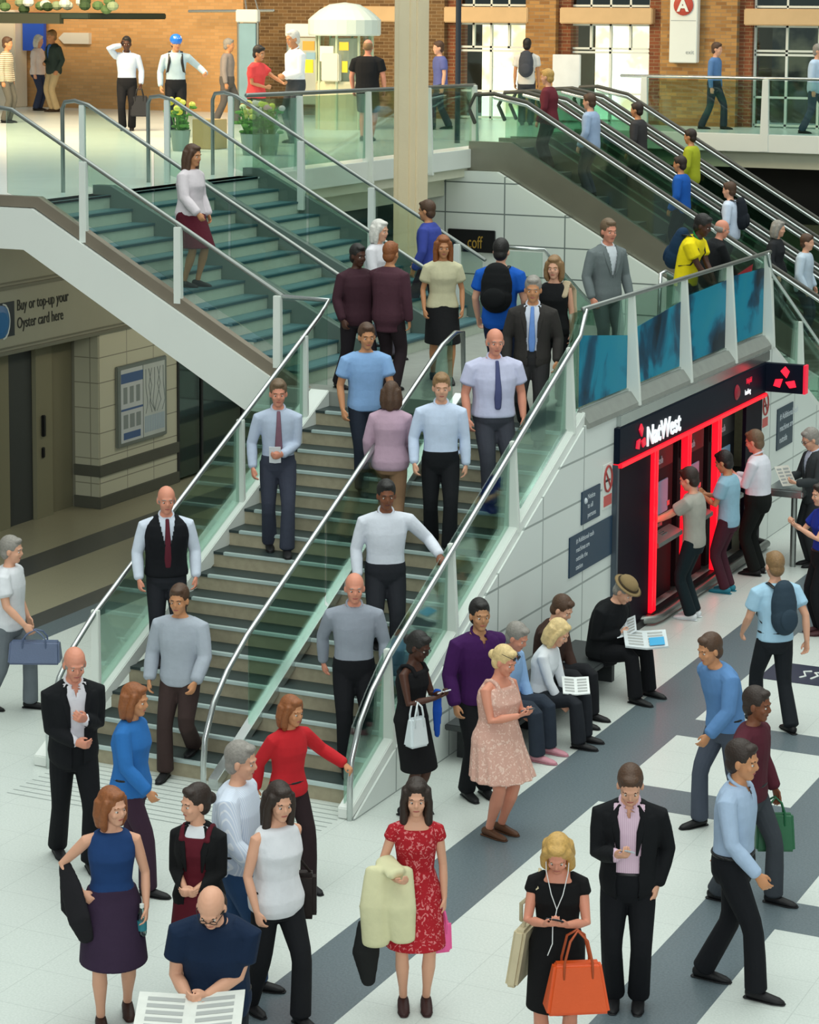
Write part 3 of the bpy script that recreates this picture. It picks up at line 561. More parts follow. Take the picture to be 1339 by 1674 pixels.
# luggage trolley / queue frame by the far end
tr = empty('steel_barrier', (-8.2, 28.6, 0), 0, 'grey steel barrier frame beside the man in the white shirt', 'barrier')
for y in (28.5, 29.3): MB().tube([V(-8.1, y, 0), V(-8.1, y, .95)], .04, 8).build('post', M_DSTEEL, tr); 
MB().box((-8.45, 28.35, .92), (-7.95, 29.45, 1.02), .02).build('top_plate', M_STEEL, tr); MB().tube([V(-8.1, 28.5, .5), V(-8.1, 29.3, .5)], .03, 8).build('rail', M_DSTEEL, tr)
mt = empty('floor_sticker', (-6.4, 23.75, 0), 0, 'navy floor sticker with white squiggle marks near the right edge', 'floor sticker')
MB().box((-7.0, 23.42, 0), (-5.7, 24.12, .006)).build('sheet', mat('navy_sticker', '#22283e', .4), mt)
b = MB()
for j in range(7): b.tube([V(-6.6+j*.12, 23.62, .008), V(-6.56+j*.12, 23.7+.06*(j % 2), .008), V(-6.62+j*.12, 23.85, .008), V(-6.55+j*.12, 23.9, .008)], .012, 5)
b.build('marks', M_WHITE, mt)
# ------------------------------------------------------------------ back wall: brick piers, shop windows, lintels
XB0 = -33.
MB().box((XB0, YB, ZU), (-22.3, YB+.5, 9.)).build('wall_back_left', M_BRICKL, kind='structure')
def pier(i, x0, x1, m=M_BRICK, dx=.5):
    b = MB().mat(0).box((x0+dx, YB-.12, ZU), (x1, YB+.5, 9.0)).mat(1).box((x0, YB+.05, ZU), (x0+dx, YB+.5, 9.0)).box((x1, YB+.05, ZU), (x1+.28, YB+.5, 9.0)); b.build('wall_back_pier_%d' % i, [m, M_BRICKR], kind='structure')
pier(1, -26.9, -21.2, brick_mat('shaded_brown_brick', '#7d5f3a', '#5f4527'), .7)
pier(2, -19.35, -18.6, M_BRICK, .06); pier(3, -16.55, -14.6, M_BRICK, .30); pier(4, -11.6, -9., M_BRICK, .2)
M_LINT = mat('sandstone_lintel', '#cfae82', .8, var=.12, vs=3)
def shopwin(i, x0, x1, lit, ln, mull):
    w = empty('window_%d' % i, ((x0+x1)/2, YB, ZU), 0, kind='structure')
    MB().box((x0-.15, YB-.16, 6.80), (x1+.15, YB+.3, 7.14), .02).build('lintel', M_LINT, w)
    MB().box((x0, YB+.2, ZU), (x1, YB+.21, 6.8)).build('glass_panel', M_GLASS2, w); MB().box((x0, YB+.2, 7.14), (x1, YB+.21, 9.)).build('glass_panel', glass('dark_upper_glass', '#7f8f8c', .25), w)
    b = MB(); n = 4
    for k in range(n+1): xx = x0+(x1-x0)*k/n; b.box((xx-.025, YB+.17, 6.25 if 0 < k < n and k % mull else ZU), (xx+.025, YB+.24, 6.8)).box((xx-.02, YB+.17, 7.14), (xx+.02, YB+.24, 9))
    for z in (ZU+.05, ZU+.62, 6.2, 6.28, 6.78, 7.18, 7.75): b.box((x0, YB+.17, z-.022), (x1, YB+.24, z+.022))
    b.build('window_frame', M_PAINT, w)
    if lit: MB().box((x0, YB+1.6, ZU), (x1, YB+1.7, 6.75)).build('lit_display', ln, w)
    else: MB().box((x0-.3, YB+2.4, ZU), (x1+.3, YB+2.5, 9)).build('back_panel', ln, w)
def lit_mat(name, c1, c2, e):
    m = bpy.data.materials.new(name); m.use_nodes = True; N = m.node_tree.nodes; L = m.node_tree.links; b = N['Principled BSDF']
    tc = N.new('ShaderNodeTexCoord'); nz = N.new('ShaderNodeTexNoise'); nz.inputs['Scale'].default_value = 1.7; nz.inputs['Detail'].default_value = 3
    L.new(tc.outputs['Object'], nz.inputs['Vector']); r = N.new('ShaderNodeValToRGB'); L.new(nz.outputs['Fac'], r.inputs[0])
    r.color_ramp.elements[0].position = .38; r.color_ramp.elements[0].color = lin(c1); r.color_ramp.elements[1].position = .58; r.color_ramp.elements[1].color = lin(c2)
    L.new(r.outputs[0], b.inputs['Base Color']); L.new(r.outputs[0], b.inputs['Emission Color']); b.inputs['Emission Strength'].default_value = e; return m
L1 = lit_mat('bright_shop_interior', '#e0bd96', '#fff8ea', 2.3); L2 = lit_mat('dim_shop_interior', '#2c2f33', '#6d6a5c', .30)
shopwin(2, -21.05, -19.38, True, L1, 2); shopwin(3, -18.35, -16.58, True, lit_mat('bright_cafe_interior', '#e6c3a4', '#fffaf0', 2.4), 2); shopwin(4, -14.3, -11.6, False, L2, 1); shopwin(5, -24.0, -22.2, False, L2, 2)
MB().box((-34, YB+3.2, ZU), (6, YB+3.3, 9.2)).build('wall_back_outer', mat('dim_back_wall', '#4a443a', .8), kind='structure')
# dark arcade below the back gallery
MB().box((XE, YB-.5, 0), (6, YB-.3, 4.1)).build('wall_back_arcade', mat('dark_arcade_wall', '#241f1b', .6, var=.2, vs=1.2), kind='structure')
ar = MB().box((-13.2, YB-1.6, 0), (-8, YB-1.5, 2.9)).build('wall_arcade_lower', mat('tan_arcade_panel', '#6d6252', .6), kind='structure')
# hanging sign, poster stands, kiosk, canopy
hs = empty('platform_sign', (-15.68, YB-.3, 6), 0, 'tall white sign with a red circled letter on the brick pier', 'sign')
MB().box((-15.98, YB-.34, 6.02), (-15.38, YB-.16, 8.2), .015).build('board', M_WHITE, hs)
MB().tube([V(-15.68, YB-.35, 7.20), V(-15.68, YB-.37, 7.20)], .21, 24).build('disc', mat('sign_red_disc', '#b5402f', .5), hs)
text('lettering', 'A', .34, (-15.68, YB-.405, 7.08), RY_WALL, M_WHITE, hs, align='CENTER', bold=.012); text('lettering', 'exit', .12, (-15.62, YB-.345, 6.20), RY_WALL, mat('sign_grey_letters', '#8f989c'), hs, ext=.001)
MB().box((-15.95, YB-.345, 6.88), (-15.41, YB-.34, 6.89)).build('line', mat('sign_grey_letters', '#8f989c'), hs)
def poster_stand(label, x0, x1, z1, y, c):
    s = empty('poster_stand', ((x0+x1)/2, y, ZU), 0, label, 'poster stand')
    MB().box((x0, y, ZU+.3), (x1, y+.08, z1-.3), .01).build('panel', mat('pale_poster_'+c.strip('#'), c, .35, var=.2, vs=2), s)
    MB().box((x0-.06, y-.04, z1-.28), (x1+.06, y+.12, z1), .02).build('header', M_PAINT, s)
    for x in (x0-.03, x1+.03): MB().tube([V(x, y+.04, ZU), V(x, y+.04, z1-.2)], .03, 8).build('post', M_DSTEEL, s)
poster_stand('tall poster stand with a pale header against the dark brick', -25.42, -25.0, 7.05, 44.6, '#86a9b6'); poster_stand('pale notice board behind the white-haired man', -24.3, -23.6, 6.75, 44.8, '#b4b9ac')
pl = MB(); pl.box((-18.62, YB-.22, ZU+.05), (-18.0, YB-.14, 6.15), .01).build('notice_panel', mat('white_notice_panel', '#dfe4e6', .4, var=.1, vs=4), None, 'white notice panel on the brick pier beside the backpacker', 'sign')
# kiosk
kx, ky = -21.08, 41.2
k = empty('photo_kiosk', (kx, ky, ZU), 0, 'round roofed glazed kiosk with a pale domed top and yellow notices', 'kiosk')
kr = .60
MB().lathe((kx, ky, 0), [(kr+.1, 6.55), (kr+.12, 6.58), (kr+.12, 6.86), (kr+.06, 6.92), (kr-.1, 7.05), (.3, 7.16), (.02, 7.2)], 24).build('roof', mat('pale_green_dome', '#cfdcd4', .4), k, smooth=False)
MB().lathe((kx, ky, 0), [(kr*.95, ZU), (kr*.95, ZU+.9), (kr*.9, ZU+.95)], 24).build('base', mat('cream_kiosk_base', '#cfc9a6', .5, var=.1), k)
MB().lathe((kx, ky, 0), [(kr*.9, ZU+.95), (kr*.9, 6.55)], 24).build('glazing', M_GLASS2, k)
for i in range(8):
    a = i*PI/4+.2; MB().tube([V(kx+kr*.95*math.cos(a), ky+kr*.95*math.sin(a), ZU), V(kx+kr*.95*math.cos(a), ky+kr*.95*math.sin(a), 6.56)], .03, 6).build('post', mat('kiosk_green_post', '#b9c6a8', .5), k)
MB().lathe((kx, ky, 0), [(.28, ZU+.95), (.28, 6.5)], 16).build('core', mat('kiosk_core', '#e3dccb', .5), k)
MB().box((kx-.18, ky-.66, ZU+.95), (kx+.2, ky-.5, ZU+1.5), .02).build('display_box', mat('kiosk_box', '#d6d5c2', .5), k)
for (dx, z, w, h, c) in ((-.5, 5.95, .2, .26, '#e8cf2a'), (-.5, 6.35, .26, .18, '#c9913a'), (.28, 6.35, .2, .16, '#e0b838'), (.3, 5.95, .12, .22, '#d8c23a'), (-.45, 6.15, .2, .14, '#7fa0b0'), (-.1, 6.2, .3, .3, '#efe6d6')):
    MB().box((kx+dx-w/2, ky-.58, z-h/2), (kx+dx+w/2, ky-.56, z+h/2)).build('notice', mat('kiosk_notice_'+c.strip('#'), c, .5), k)
# green canopy and hanging lamp bracket top left
cp = empty('flower_canopy', (-30, 43, 6.6), 0, 'dark green canopy crowded with flowers at the top left corner', 'canopy')
MB().box((-33, 41.4, 6.82), (-27.2, 44.5, 6.95), .02).build('awning', mat('dark_green_awning', '#26352a', .6), cp); MB().box((-33, 41.35, 6.72), (-27.9, 41.5, 6.93)).build('fascia', mat('green_brown_fascia', '#3c4030', .6), cp)
for j in range(34):
    c = random.choice(['#dfe8d4', '#5d7a4a', '#39512f', '#8fa07c', '#f0f0e6']); MB().ell((-32.3+j*.17, 41.5+random.random()*.4, 7.0+random.random()*.22), (.13, .12, .10), u=8, v=5).build('flower_head', mat('canopy_flower_'+c.strip('#'), c, .8), cp)
br_ = empty('wall_bracket', (-26.2, YB-.4, 7.0), 0, 'slim pale steel bracket on the sandy brick wall', 'bracket')
MB().tube([V(-27.4, YB-.5, 7.0), V(-25.2, YB-.5, 7.03)], .035, 8).build('arm', M_STEEL, br_); MB().tube([V(-25.6, YB-.5, 7.03), V(-25.9, YB-.3, 7.6)], .02, 6).tube([V(-25.9, YB-.5, 7.03), V(-26.1, YB-.3, 7.6)], .02, 6).build('stay', M_STEEL, br_)
ro = empty('roundel_sign', (-31.9, YB-.3, 6.5), 0, 'blue and red underground sign by the pale column at the left edge', 'sign')
MB().box((-32.05, YB-.35, 6.05), (-31.45, YB-.25, 6.7)).build('board', mat('sign_deep_blue', '#1f4fc0', .5), ro); MB().box((-32.05, YB-.36, 6.7), (-31.45, YB-.24, 6.95)).build('band', mat('sign_bright_red', '#d4333a', .5), ro)
MB().box((-32.6, YB-.6, ZU), (-32.1, YB-.1, 7.), .02).build('column_far', mat('pale_plaster_column', '#dcd2bd', .7), kind='structure')
ws = empty('arrow_sign', (-30.6, YB-.2, 6.4), 0, 'small white pointed sign on the sandy brick wall', 'sign')
MB().prism([V(-31.2, YB-.12, 6.35), V(-31.05, YB-.12, 6.22), V(-30.35, YB-.12, 6.22), V(-30.35, YB-.12, 6.48), V(-31.05, YB-.12, 6.48)], V(0, .125, 0)).build('board', mat('pale_sign_board', '#d9d6cc', .5), ws)
# flower buckets behind the glass and a crate
def flowers(x, y, label, cols, R=.17):
    f = empty('flower_bucket', (x, y, ZU), 0, label, 'flower bucket', None)
    MB().lathe((x, y, ZU), [(R*.75, 0), (R, .34), (R*1.05, .35), (R*.95, .33)], 16).build('bucket', mat('grey_bucket', '#8fa39c', .4, .3), f)
    b = MB()
    for j in range(26):
        a, r_ = random.random()*6.28, R*1.3*random.random(); h = .45+.35*random.random()
        b.tube([V(x+r_*.3*math.cos(a), y+r_*.3*math.sin(a), ZU+.3), V(x+r_*math.cos(a), y+r_*math.sin(a), ZU+h)], .012, 4); b.ell((x+r_*1.2*math.cos(a), y+r_*1.2*math.sin(a), ZU+h-.08), (.07, .05, .03), u=6, v=4)
    b.build('foliage', mat('bright_leaf_green', '#4f8a2c', .7, var=.3, vs=8), f)
    for j in range(14):
        a, r_ = random.random()*6.28, R*1.5*random.random(); c = random.choice(cols)
        MB().ell((x+r_*math.cos(a), y+r_*math.sin(a), ZU+.6+.25*random.random()), (.06, .06, .05), u=8, v=5).build('blossom', mat('blossom_'+c.strip('#'), c, .7), f)
for (px_, y, lab, cs) in ((295, 33.2, 'bucket of yellow and green flowers at the head of the stairs', ['#f0dc3a', '#e8e86a', '#d8d030']), (410, 32.8, 'bucket of dark leafy flowers behind the first gallery glass panel', ['#c3c66a', '#e7eec0']), (440, 33.0, 'bucket of lime and pink flowers behind the gallery glass', ['#d9e04a', '#e7a6c0', '#f3e1ea'])):
    q = atY(px_, 230, y); flowers(q.x, y, lab, cs)
q = atY(345, 205, 34.); c = MB(); c.box((q.x-.25, 33.8, ZU), (q.x+.2, 34.2, ZU+.5), .01); c.build('cardboard_box', mat('brown_card', '#ae9a6c', .8, var=.1), None, 'brown cardboard box standing behind the stair balustrades', 'box')
# dark slim pole behind the gallery, right of the column
MB().tube([atY(747, 300, 37.8)*1, V(atY(747, 300, 37.8).x, 37.8, 9)], .05, 10).build('lamp_post', mat('dark_blue_post', '#26303c', .5), None, 'slim dark post rising behind the gallery beside the column', 'post')

# ------------------------------------------------------------------ people
def remesh(bm, voxel, smooth=3, dec=None, cut=None, thick=0.):
    bmesh.ops.recalc_face_normals(bm, faces=bm.faces)
    me = bpy.data.meshes.new('tmp'); bm.to_mesh(me); bm.free()
    o = bpy.data.objects.new('tmp', me); TMP.collection.objects.link(o)
    m = o.modifiers.new('r', 'REMESH'); m.mode = 'VOXEL'; m.voxel_size = voxel
    if smooth: s = o.modifiers.new('s', 'SMOOTH'); s.factor = .5; s.iterations = smooth
    if dec: d = o.modifiers.new('d', 'DECIMATE'); d.ratio = dec
    TMP.view_layers[0].update(); dg = TMP.view_layers[0].depsgraph
    out = bpy.data.meshes.new_from_object(o.evaluated_get(dg))
    if cut:
        b = bmesh.new(); b.from_mesh(out); dead = [f for f in b.faces if cut(f.calc_center_median())]
        bmesh.ops.delete(b, geom=dead, context='FACES'); b.to_mesh(out); b.free()
        if thick:
            o.modifiers.clear(); o.data = out; t = o.modifiers.new('t', 'SOLIDIFY'); t.thickness = thick; t.offset = -1
            TMP.view_layers[0].update(); dg = TMP.view_layers[0].depsgraph; o2 = bpy.data.meshes.new_from_object(o.evaluated_get(dg)); o.data = me; bpy.data.meshes.remove(out); out = o2
    bpy.data.objects.remove(o); bpy.data.meshes.remove(me)
    for p in out.polygons: p.use_smooth = True
    return out
def part(name, me, m, parent, label=None):
    me.materials.clear(); me.materials.append(m); me.name = name
    o = bpy.data.objects.new(name, me); COL.objects.link(o); o.parent = parent
    if label: o['label'] = label
    return o
SKIN = {'fair': '#d9a387', 'pink': '#d58f76', 'tan': '#c48a62', 'olive': '#b98761', 'brown': '#7a4a32', 'dark': '#4a2c20', 'pale': '#e3b59c'}
HAIR = {'black': '#16120f', 'dark': '#2b1d15', 'brown': '#4d3422', 'auburn': '#8a5028', 'blond': '#c29a55', 'lblond': '#d8bd86', 'grey': '#8c8780', 'white': '#d5d2cb', 'sandy': '#8a6a45', 'mouse': '#6b563f'}
def skin(k): return mat('skin_'+k, SKIN[k], .5, var=.06, vs=12, spec=.35)
def hairm(k): return mat('hair_'+k, HAIR[k], .55, var=.35, vs=45, bump=.5, bs=70)
TORSO = {  # z: (rx, ry)
 'm': [(.78, .105, .09), (.85, .150, .112), (.92, .160, .115), (1.0, .150, .108), (1.08, .146, .106), (1.18, .155, .110), (1.28, .168, .116), (1.36, .172, .108), (1.42, .150, .088), (1.46, .095, .068), (1.50, .058, .060), (1.56, .054, .056)],
 'f': [(.78, .110, .09), (.85, .160, .115), (.92, .168, .118), (1.0, .145, .102), (1.08, .124, .092), (1.18, .134, .100), (1.26, .146, .124), (1.33, .146, .112), (1.41, .130, .082), (1.455, .082, .060), (1.50, .050, .052), (1.56, .046, .048)]}
def lerp_prof(tab, z):
    if z <= tab[0][0]: return tab[0][1:]
    for a, b in zip(tab, tab[1:]):
        if z <= b[0]:
            t = (z-a[0])/(b[0]-a[0]); return tuple(a[i]+(b[i]-a[i])*t for i in (1, 2))
    return tab[-1][1:]
def ik(S, T, a, b, pole):
    d = T-S; L = d.length; m = (a+b)*.995
    if L > m: T = S+d*(m/L); d = T-S; L = m
    L = max(L, abs(a-b)+.02); u = d.normalized(); x = (a*a-b*b+L*L)/(2*L); h = math.sqrt(max(0, a*a-x*x))
    p = Vector(pole); p = p-u*p.dot(u); p.normalize(); return S+u*x+p*h, T
HP = {'down': (.055, .03, -.53), 'swingf': (.03, .24, -.45), 'swingb': (.06, -.20, -.48), 'relax': (.07, .10, -.50)}
HT = {'phone': (.07, .30, 1.20), 'clasp': (.035, .22, 1.05), 'hip': (.22, .06, 1.02), 'pocket': (.20, .04, .90), 'ear': (.11, .07, 1.60), 'reach': (.15, .50, 1.12), 'behind': (.05, -.15, 1.0),
      'rail': (.38, .20, 1.05), 'bag': (.15, .26, 1.10), 'read': (.16, .32, 1.12), 'lap': (.10, .30, .92), 'chest': (.05, .20, 1.22), 'lean': (.08, .38, 1.06), 'out': (.48, .20, 1.10), 'high': (.10, .34, 1.30)}
class Person: pass
def person(label, px, surf, h=1.75, face=0, sex='m', fat=1., q=1, sk='fair', hair=('short', 'brown'), top=None, jacket=None, bottom=('trousers', '#20242a'), shoes='#1b1b1d', lean=4., twist=0., head=(5, 0), L='down', R='down', feet=((-.085, .0), (.085, .0)), sit=None, tie=None, extra=(), collar=None, group=None, sway=0.):
    """px = head-top pixel measured on the photograph; surf = ('z', height) | ('f', ground function) | ('Y', plane Y, height)"""
    s = h/1.75; male = sex == 'm'; D = Person(); D.s = s
    a = math.radians(face); d = V(-math.sin(YAW), math.cos(YAW), 0); r_ = V(math.cos(YAW), math.sin(YAW), 0)
    fv = -d*math.cos(a)+r_*math.sin(a); yaw = math.atan2(-fv.x, fv.y); RW = Matrix.Rotation(yaw, 3, 'Z')
    tab = TORSO[sex]; sw = (.188 if male else .158)*(1+(fat-1)*.5)
    la = math.radians(lean); tw = math.radians(twist); sy = math.radians(sway)
    def build(fz):
        J = {}
        pz = (sit if sit is not None else .93)
        low = min(fz)/s; pz = pz if sit is not None else min(.93, .935+min(max(fz)/s, .0), .925+low*.25)
        reach_ = max(math.hypot(feet[i][0]-(-.09 if i == 0 else .09), feet[i][1]) for i in (0, 1))
        if sit is None: pz = min(pz, min(fz[i]/s+.085+math.sqrt(max(.2, .835**2-(feet[i][1])**2-(abs(feet[i][0])-.09)**2)) for i in (0, 1))+.035)
        P = V(0, 0, pz); J['P'] = P
        def R_at(z):
            t = max(0, min(1, (z-.93)/.45)); return Matrix.Rotation(-tw*t, 3, 'Z') @ Matrix.Rotation(-la*t, 3, 'X') @ Matrix.Rotation(sy*t, 3, 'Y')
        def sp(z):
            c = P.copy()
            if z <= .93: return c+V(0, 0, z-.93), Matrix.Identity(3)
            n = 8; dz = (z-.93)/n
            for i in range(n): c = c+R_at(.93+(i+.5)*dz)@V(0, 0, dz)
            return c, R_at(z)
        J['sp'] = sp; c, Rc = sp(1.42); J['Rc'] = Rc
        for i, sg in ((0, -1), (1, 1)):
            J['sh%d' % i] = c+Rc@V(sg*sw, -.005, -.032); J['hip%d' % i] = P+V(sg*.088, 0, -.035)
            T = (L, R)[i]
            if isinstance(T, str):
                if T in HP: o = HP[T]; w = J['sh%d' % i]+V(sg*o[0], o[1], o[2])
                else:
                    o = HT[T]; base, Rb = sp(min(1.42, max(.93, o[2]))); w = base+Rc@V(sg*o[0], o[1], 0)+V(0, 0, max(0, o[2]-1.42)-max(0, .93-o[2]))
            else: w = P+V(T[0], T[1], T[2]-.93)
            pole = V(sg*.6, -.8, -.5) if T not in ('ear', 'hip') else (V(sg*1, .1, -.9) if T == 'ear' else V(sg*1, -.8, 0))
            J['el%d' % i], J['wr%d' % i] = ik(J['sh%d' % i], w, .285, .25, pole)
            an = V(feet[i][0], feet[i][1], fz[i]/s+.085); J['kn%d' % i], J['an%d' % i] = ik(J['hip%d' % i], an, .43, .42, V(sg*.12, 1, .1))
        nb, Rn = sp(1.50); RH = Rn @ Matrix.Rotation(-math.radians(head[1]), 3, 'Z') @ Matrix.Rotation(-math.radians(head[0])+la*.6, 3, 'X')
        J['RH'] = RH; J['H'] = nb+RH@V(0, .018, .128); J['nb'] = nb
        J['top'] = J['H']+V(0, 0, .118)+RH@V(0, 0, 0)*.0
        return J
    # ---- place: the head top sits on the measured sight line
    fz = [0, 0]; zf = 0.; pos = V(0, 0, 0)
    for it in range(4):
        J = build(fz); t = RW@(J['top']*s)
        if surf[0] == 'z': zf = surf[1]; w = atZ(px[0], px[1], zf+t.z); pos = V(w.x-t.x, w.y-t.y, zf)
        elif surf[0] == 'Y': w = atY(px[0], px[1], surf[1]); zf = surf[2](w.x, w.y) if callable(surf[2]) else surf[2]; pos = V(w.x-t.x, w.y-t.y, zf)
        else:
            a0, a1 = 0., 5.2                                     # the sight line falls while the stairs climb: one crossing
            for _ in range(40):
                zm = (a0+a1)/2; w = atZ(px[0], px[1], zm+t.z); pos = V(w.x-t.x, w.y-t.y, 0)
                if zm > surf[2](pos.x, pos.y): a1 = zm
                else: a0 = zm
            g = [surf[1](*(pos+RW@V(f[0]*s, (f[1]+.05)*s, 0))[:2]) for f in feet]; zf = min(g)
            fz = [gg-zf for gg in g]; pos.z = zf
    vox = (.0062, .0095, .014)[q]; D.J = J; D.pos = pos
    r = empty('person', pos, yaw, label, 'person', group); D.root = r
    r.scale = (1, 1, 1)
    def wp(v): return RW@(Vector(v)*s)+pos
    D.wp = wp; D.RW = RW
    sp = J['sp']
    def torso(bm, z0, z1, off, zs=None, fatz=None, n=20):
        zz = [z0]+[z for z, _, _ in tab if z0+.015 < z < z1-.015]+[z1]; P_, rx, fl = [], [], []
        for z in zz:
            c, Rm = sp(z); x, y = lerp_prof(tab, z); k = 1+(fat-1)*(1.0 if z < 1.35 else .5 if z < 1.45 else .25); ky = 1+(fat-1)*(1.5 if z < 1.25 else .8 if z < 1.45 else .25)
            P_.append((c*s, Rm, (x*k+off)*s, (y*ky+off)*s, (fat-1)*.10*s if z < 1.3 else 0))
        rings = []
        for i, (c, Rm, x, y, fo) in enumerate(P_):
            def rg(k, dz=0): 
                o = []
                for j in range(n):
                    t = 2*PI*j/n; cx_, sy_ = math.cos(t), math.sin(t); e = .86
                    cx_ = math.copysign(abs(cx_)**e, cx_); sy_ = math.copysign(abs(sy_)**e, sy_)
                    o.append(bm.verts.new(c+Rm@V(cx_*x*k, sy_*y*k+(fo if sy_ > 0 else 0), dz)))
                return o
            if i == 0: rings.append(rg(.8, -.012*s))
            rings.append(rg(1))
            if i == len(P_)-1: rings.append(rg(.75, .01*s))
        for A, B in zip(rings, rings[1:]):
            for j in range(n): bm.faces.new((A[j], A[(j+1) % n], B[(j+1) % n], B[j]))
        bm.faces.new(rings[0][::-1]); bm.faces.new(rings[-1])
    fl = 1+(fat-1)*.7; am = (1. if male else .84)*fl; lm = (1. if male else .97)*fl
    def arm(bm, i, off, t0=0., t1=2., n=12):
        S, E, Wr = J['sh%d' % i], J['el%d' % i], J['wr%d' % i]; c, Rc = sp(1.40)
        pts = [c+(S-c)*.5+V(0, 0, .008), S+(E-S)*.09, S.lerp(E, .45), E, E.lerp(Wr, .4), Wr]; rad = [.046*am, .053*am, .046*am, .038*am, .039*am, .026*am]
        if t1 < 2:
            k = 3 if t1 >= 1 else 2; pts = pts[:k]+[S.lerp(E, t1)]; rad = rad[:k]+[.047*am+.006]
        if off > 0 and t1 >= 2: rad[-1] = .030*am; pts[-1] = E.lerp(Wr, .97)
        tube(bm, [p*s for p in pts], [(x+off)*s for x in rad], n)
    def leg(bm, i, off, hem=None, n=14, cut=None):
        Hp, K, A = J['hip%d' % i], J['kn%d' % i], J['an%d' % i]
        if hem is None:
            pts = [Hp+V(0, 0, .03), Hp.lerp(K, .35), K.lerp(Hp, .12), K.lerp(A, .08), K.lerp(A, .35), K.lerp(A, .8), A]; rad = [.088*lm, .082*lm, .057*lm, .050*lm, .054*lm, .034*lm, .032*lm]
        elif cut is not None: pts = [Hp+V(0, 0, .03), Hp.lerp(K, .4), Hp.lerp(K, cut)]; rad = [.090*lm, .090*lm, .086*lm]
        else: pts = [Hp+V(0, 0, .03), Hp.lerp(K, .35), K.lerp(Hp, .1), K.lerp(A, .1), K.lerp(A, .5), A+V(0, -.005, -.01)]; rad = [.090*lm, .086*lm, .066*lm, .062*lm, hem*.96, hem]
        tube(bm, [p*s for p in pts], [(x+off)*s for x in rad], n)
    # ---- body: one continuous skin surface
    bm = bmesh.new(); torso(bm, .78, 1.56, -.012)
    H, RH = J['H']*s, J['RH']
    hk = 1.10
    def he(c, rr, u=16, v=10, R=None, b=None): ell(b or bm, H+RH@(V(*c)*(s*hk)), [x*s*hk for x in rr], RH@R if R else RH, u, v)
    fw_ = 1.0 if male else .94
    he((0, -.014, .030), (.075*fw_, .094, .087)); he((0, .020, -.028), (.060*fw_, .068, .088)); he((0, .046, -.088), (.034*fw_, .034, .027)); he((0, .070, .022), (.046, .02, .014))
    he((.034, .058, -.03), (.022, .022, .022)); he((-.034, .058, -.03), (.022, .022, .022))
    tube(bm, [H+RH@(V(0, .086, .012)*s), H+RH@(V(0, .104, -.022)*s), H+RH@(V(0, .098, -.036)*s)], [.008*s, .0125*s, .012*s], 8)
    for sg in (-1, 1): he((sg*.074*fw_, -.008, -.012), (.012, .02, .031), 10, 7)
    tube(bm, [J['nb']*s-V(0, 0, .04*s), J['nb']*s+V(0, .004, .02)*s, H+RH@(V(0, -.015, -.05)*s)], [.056*s*fw_, .052*s*fw_, .052*s*fw_], 12)
    D.hand = []
    for i, sg in ((0, -1), (1, 1)):
        arm(bm, i, 0.)
        Wr, E = J['wr%d' % i], J['el%d' % i]; T = (L, R)[i]; fd = (Wr-E).normalized()
        down = T in HP or T in ('pocket', 'behind')
        inw = V(-sg, 0, 0)
        if down: hd = (fd+V(0, .12, -.35)).normalized(); pn = (inw+V(0, -.25, 0)).normalized(); curl = .55
        elif T == 'ear': hd = (fd*.4+V(0, .1, 1)).normalized(); pn = (inw+V(0, .3, 0)).normalized(); curl = .6
        elif T in ('rail', 'out'): hd = (fd+V(0, .2, -.2)).normalized(); pn = V(0, 0, -1); curl = .7
        elif T == 'hip': hd = (V(-sg*.6, .4, -.5)).normalized(); pn = V(-sg*.3, -1, 0).normalized(); curl = .4
        elif T == 'lean': hd = (fd+V(-sg*.3, .2, -.1)).normalized(); pn = V(0, 0, -1); curl = .5
        else: hd = (fd*.8+V(-sg*.35, .25, .12)).normalized(); pn = (V(-sg*.35, -.2, 1) if T in ('phone', 'read', 'high', 'reach', 'bag') else V(-sg*.4, -1, .3)).normalized(); curl = .75
        pn = (pn-hd*pn.dot(hd)).normalized(); sd = hd.cross(pn)*(1 if sg > 0 else -1)      # sd points to the thumb side
        if down and sd.y < 0: sd = -sd
        hs = .95 if male else .86
        W0 = Wr+hd*.0
        def hv(a_, b_, c_): return (W0+hd*a_*hs+sd*b_*hs+pn*c_*hs)*s
        tube(bm, [hv(-.01, 0, 0), hv(.035, .002, 0), hv(.075, .0, .002), hv(.092, 0, .003)], [.027*s*hs, .036*s*hs, .041*s*hs, .038*s*hs], 12, side=sd, flat=[.85, .5, .40, .36])
        fr = .0092*s*hs*(1.12 if q else 1.)
        for k, (o, ln) in enumerate(((.029, .074), (.010, .083), (-.010, .077), (-.028, .060))):
            b1 = curl*.9*(1+.10*k); b2 = b1+curl*1.2
            p0 = (.088, o, .002); p1 = (p0[0]+ln*.48*math.cos(b1), o*1.12, p0[2]+ln*.48*math.sin(b1)); p2 = (p1[0]+ln*.52*math.cos(b2), o*1.18, p1[2]+ln*.52*math.sin(b2))
            tube(bm, [hv(.070, o*.95, .001), hv(*p0), hv(*p1), hv(*p2)], [fr*1.05, fr*1.03, fr*.97, fr*.82], 8)
        tube(bm, [hv(.022, .026, .004), hv(.048, .046, .014), hv(.074, .048, .028), hv(.094, .042, .036)], [fr*1.35, fr*1.25, fr*1.1, fr*.88], 8)
        D.hand.append(dict(w=Wr, d=hd, n=pn, t=sd, grip=W0+hd*.085*hs+pn*.032))
    for i in (0, 1):
        leg(bm, i, 0.); A = J['an%d' % i]*s
        tube(bm, [A+V(0, -.045, -.05)*s, A+V(0, .04, -.05)*s, A+V(0, .13, -.066)*s], [.030*s, .036*s, .030*s], 10, side=V(1, 0, 0), flat=[1, .8, .5])
    D.body = part('body', remesh(bm, vox, 2 if q == 0 else 3, .45 if q < 2 else .6), skin(sk), r)
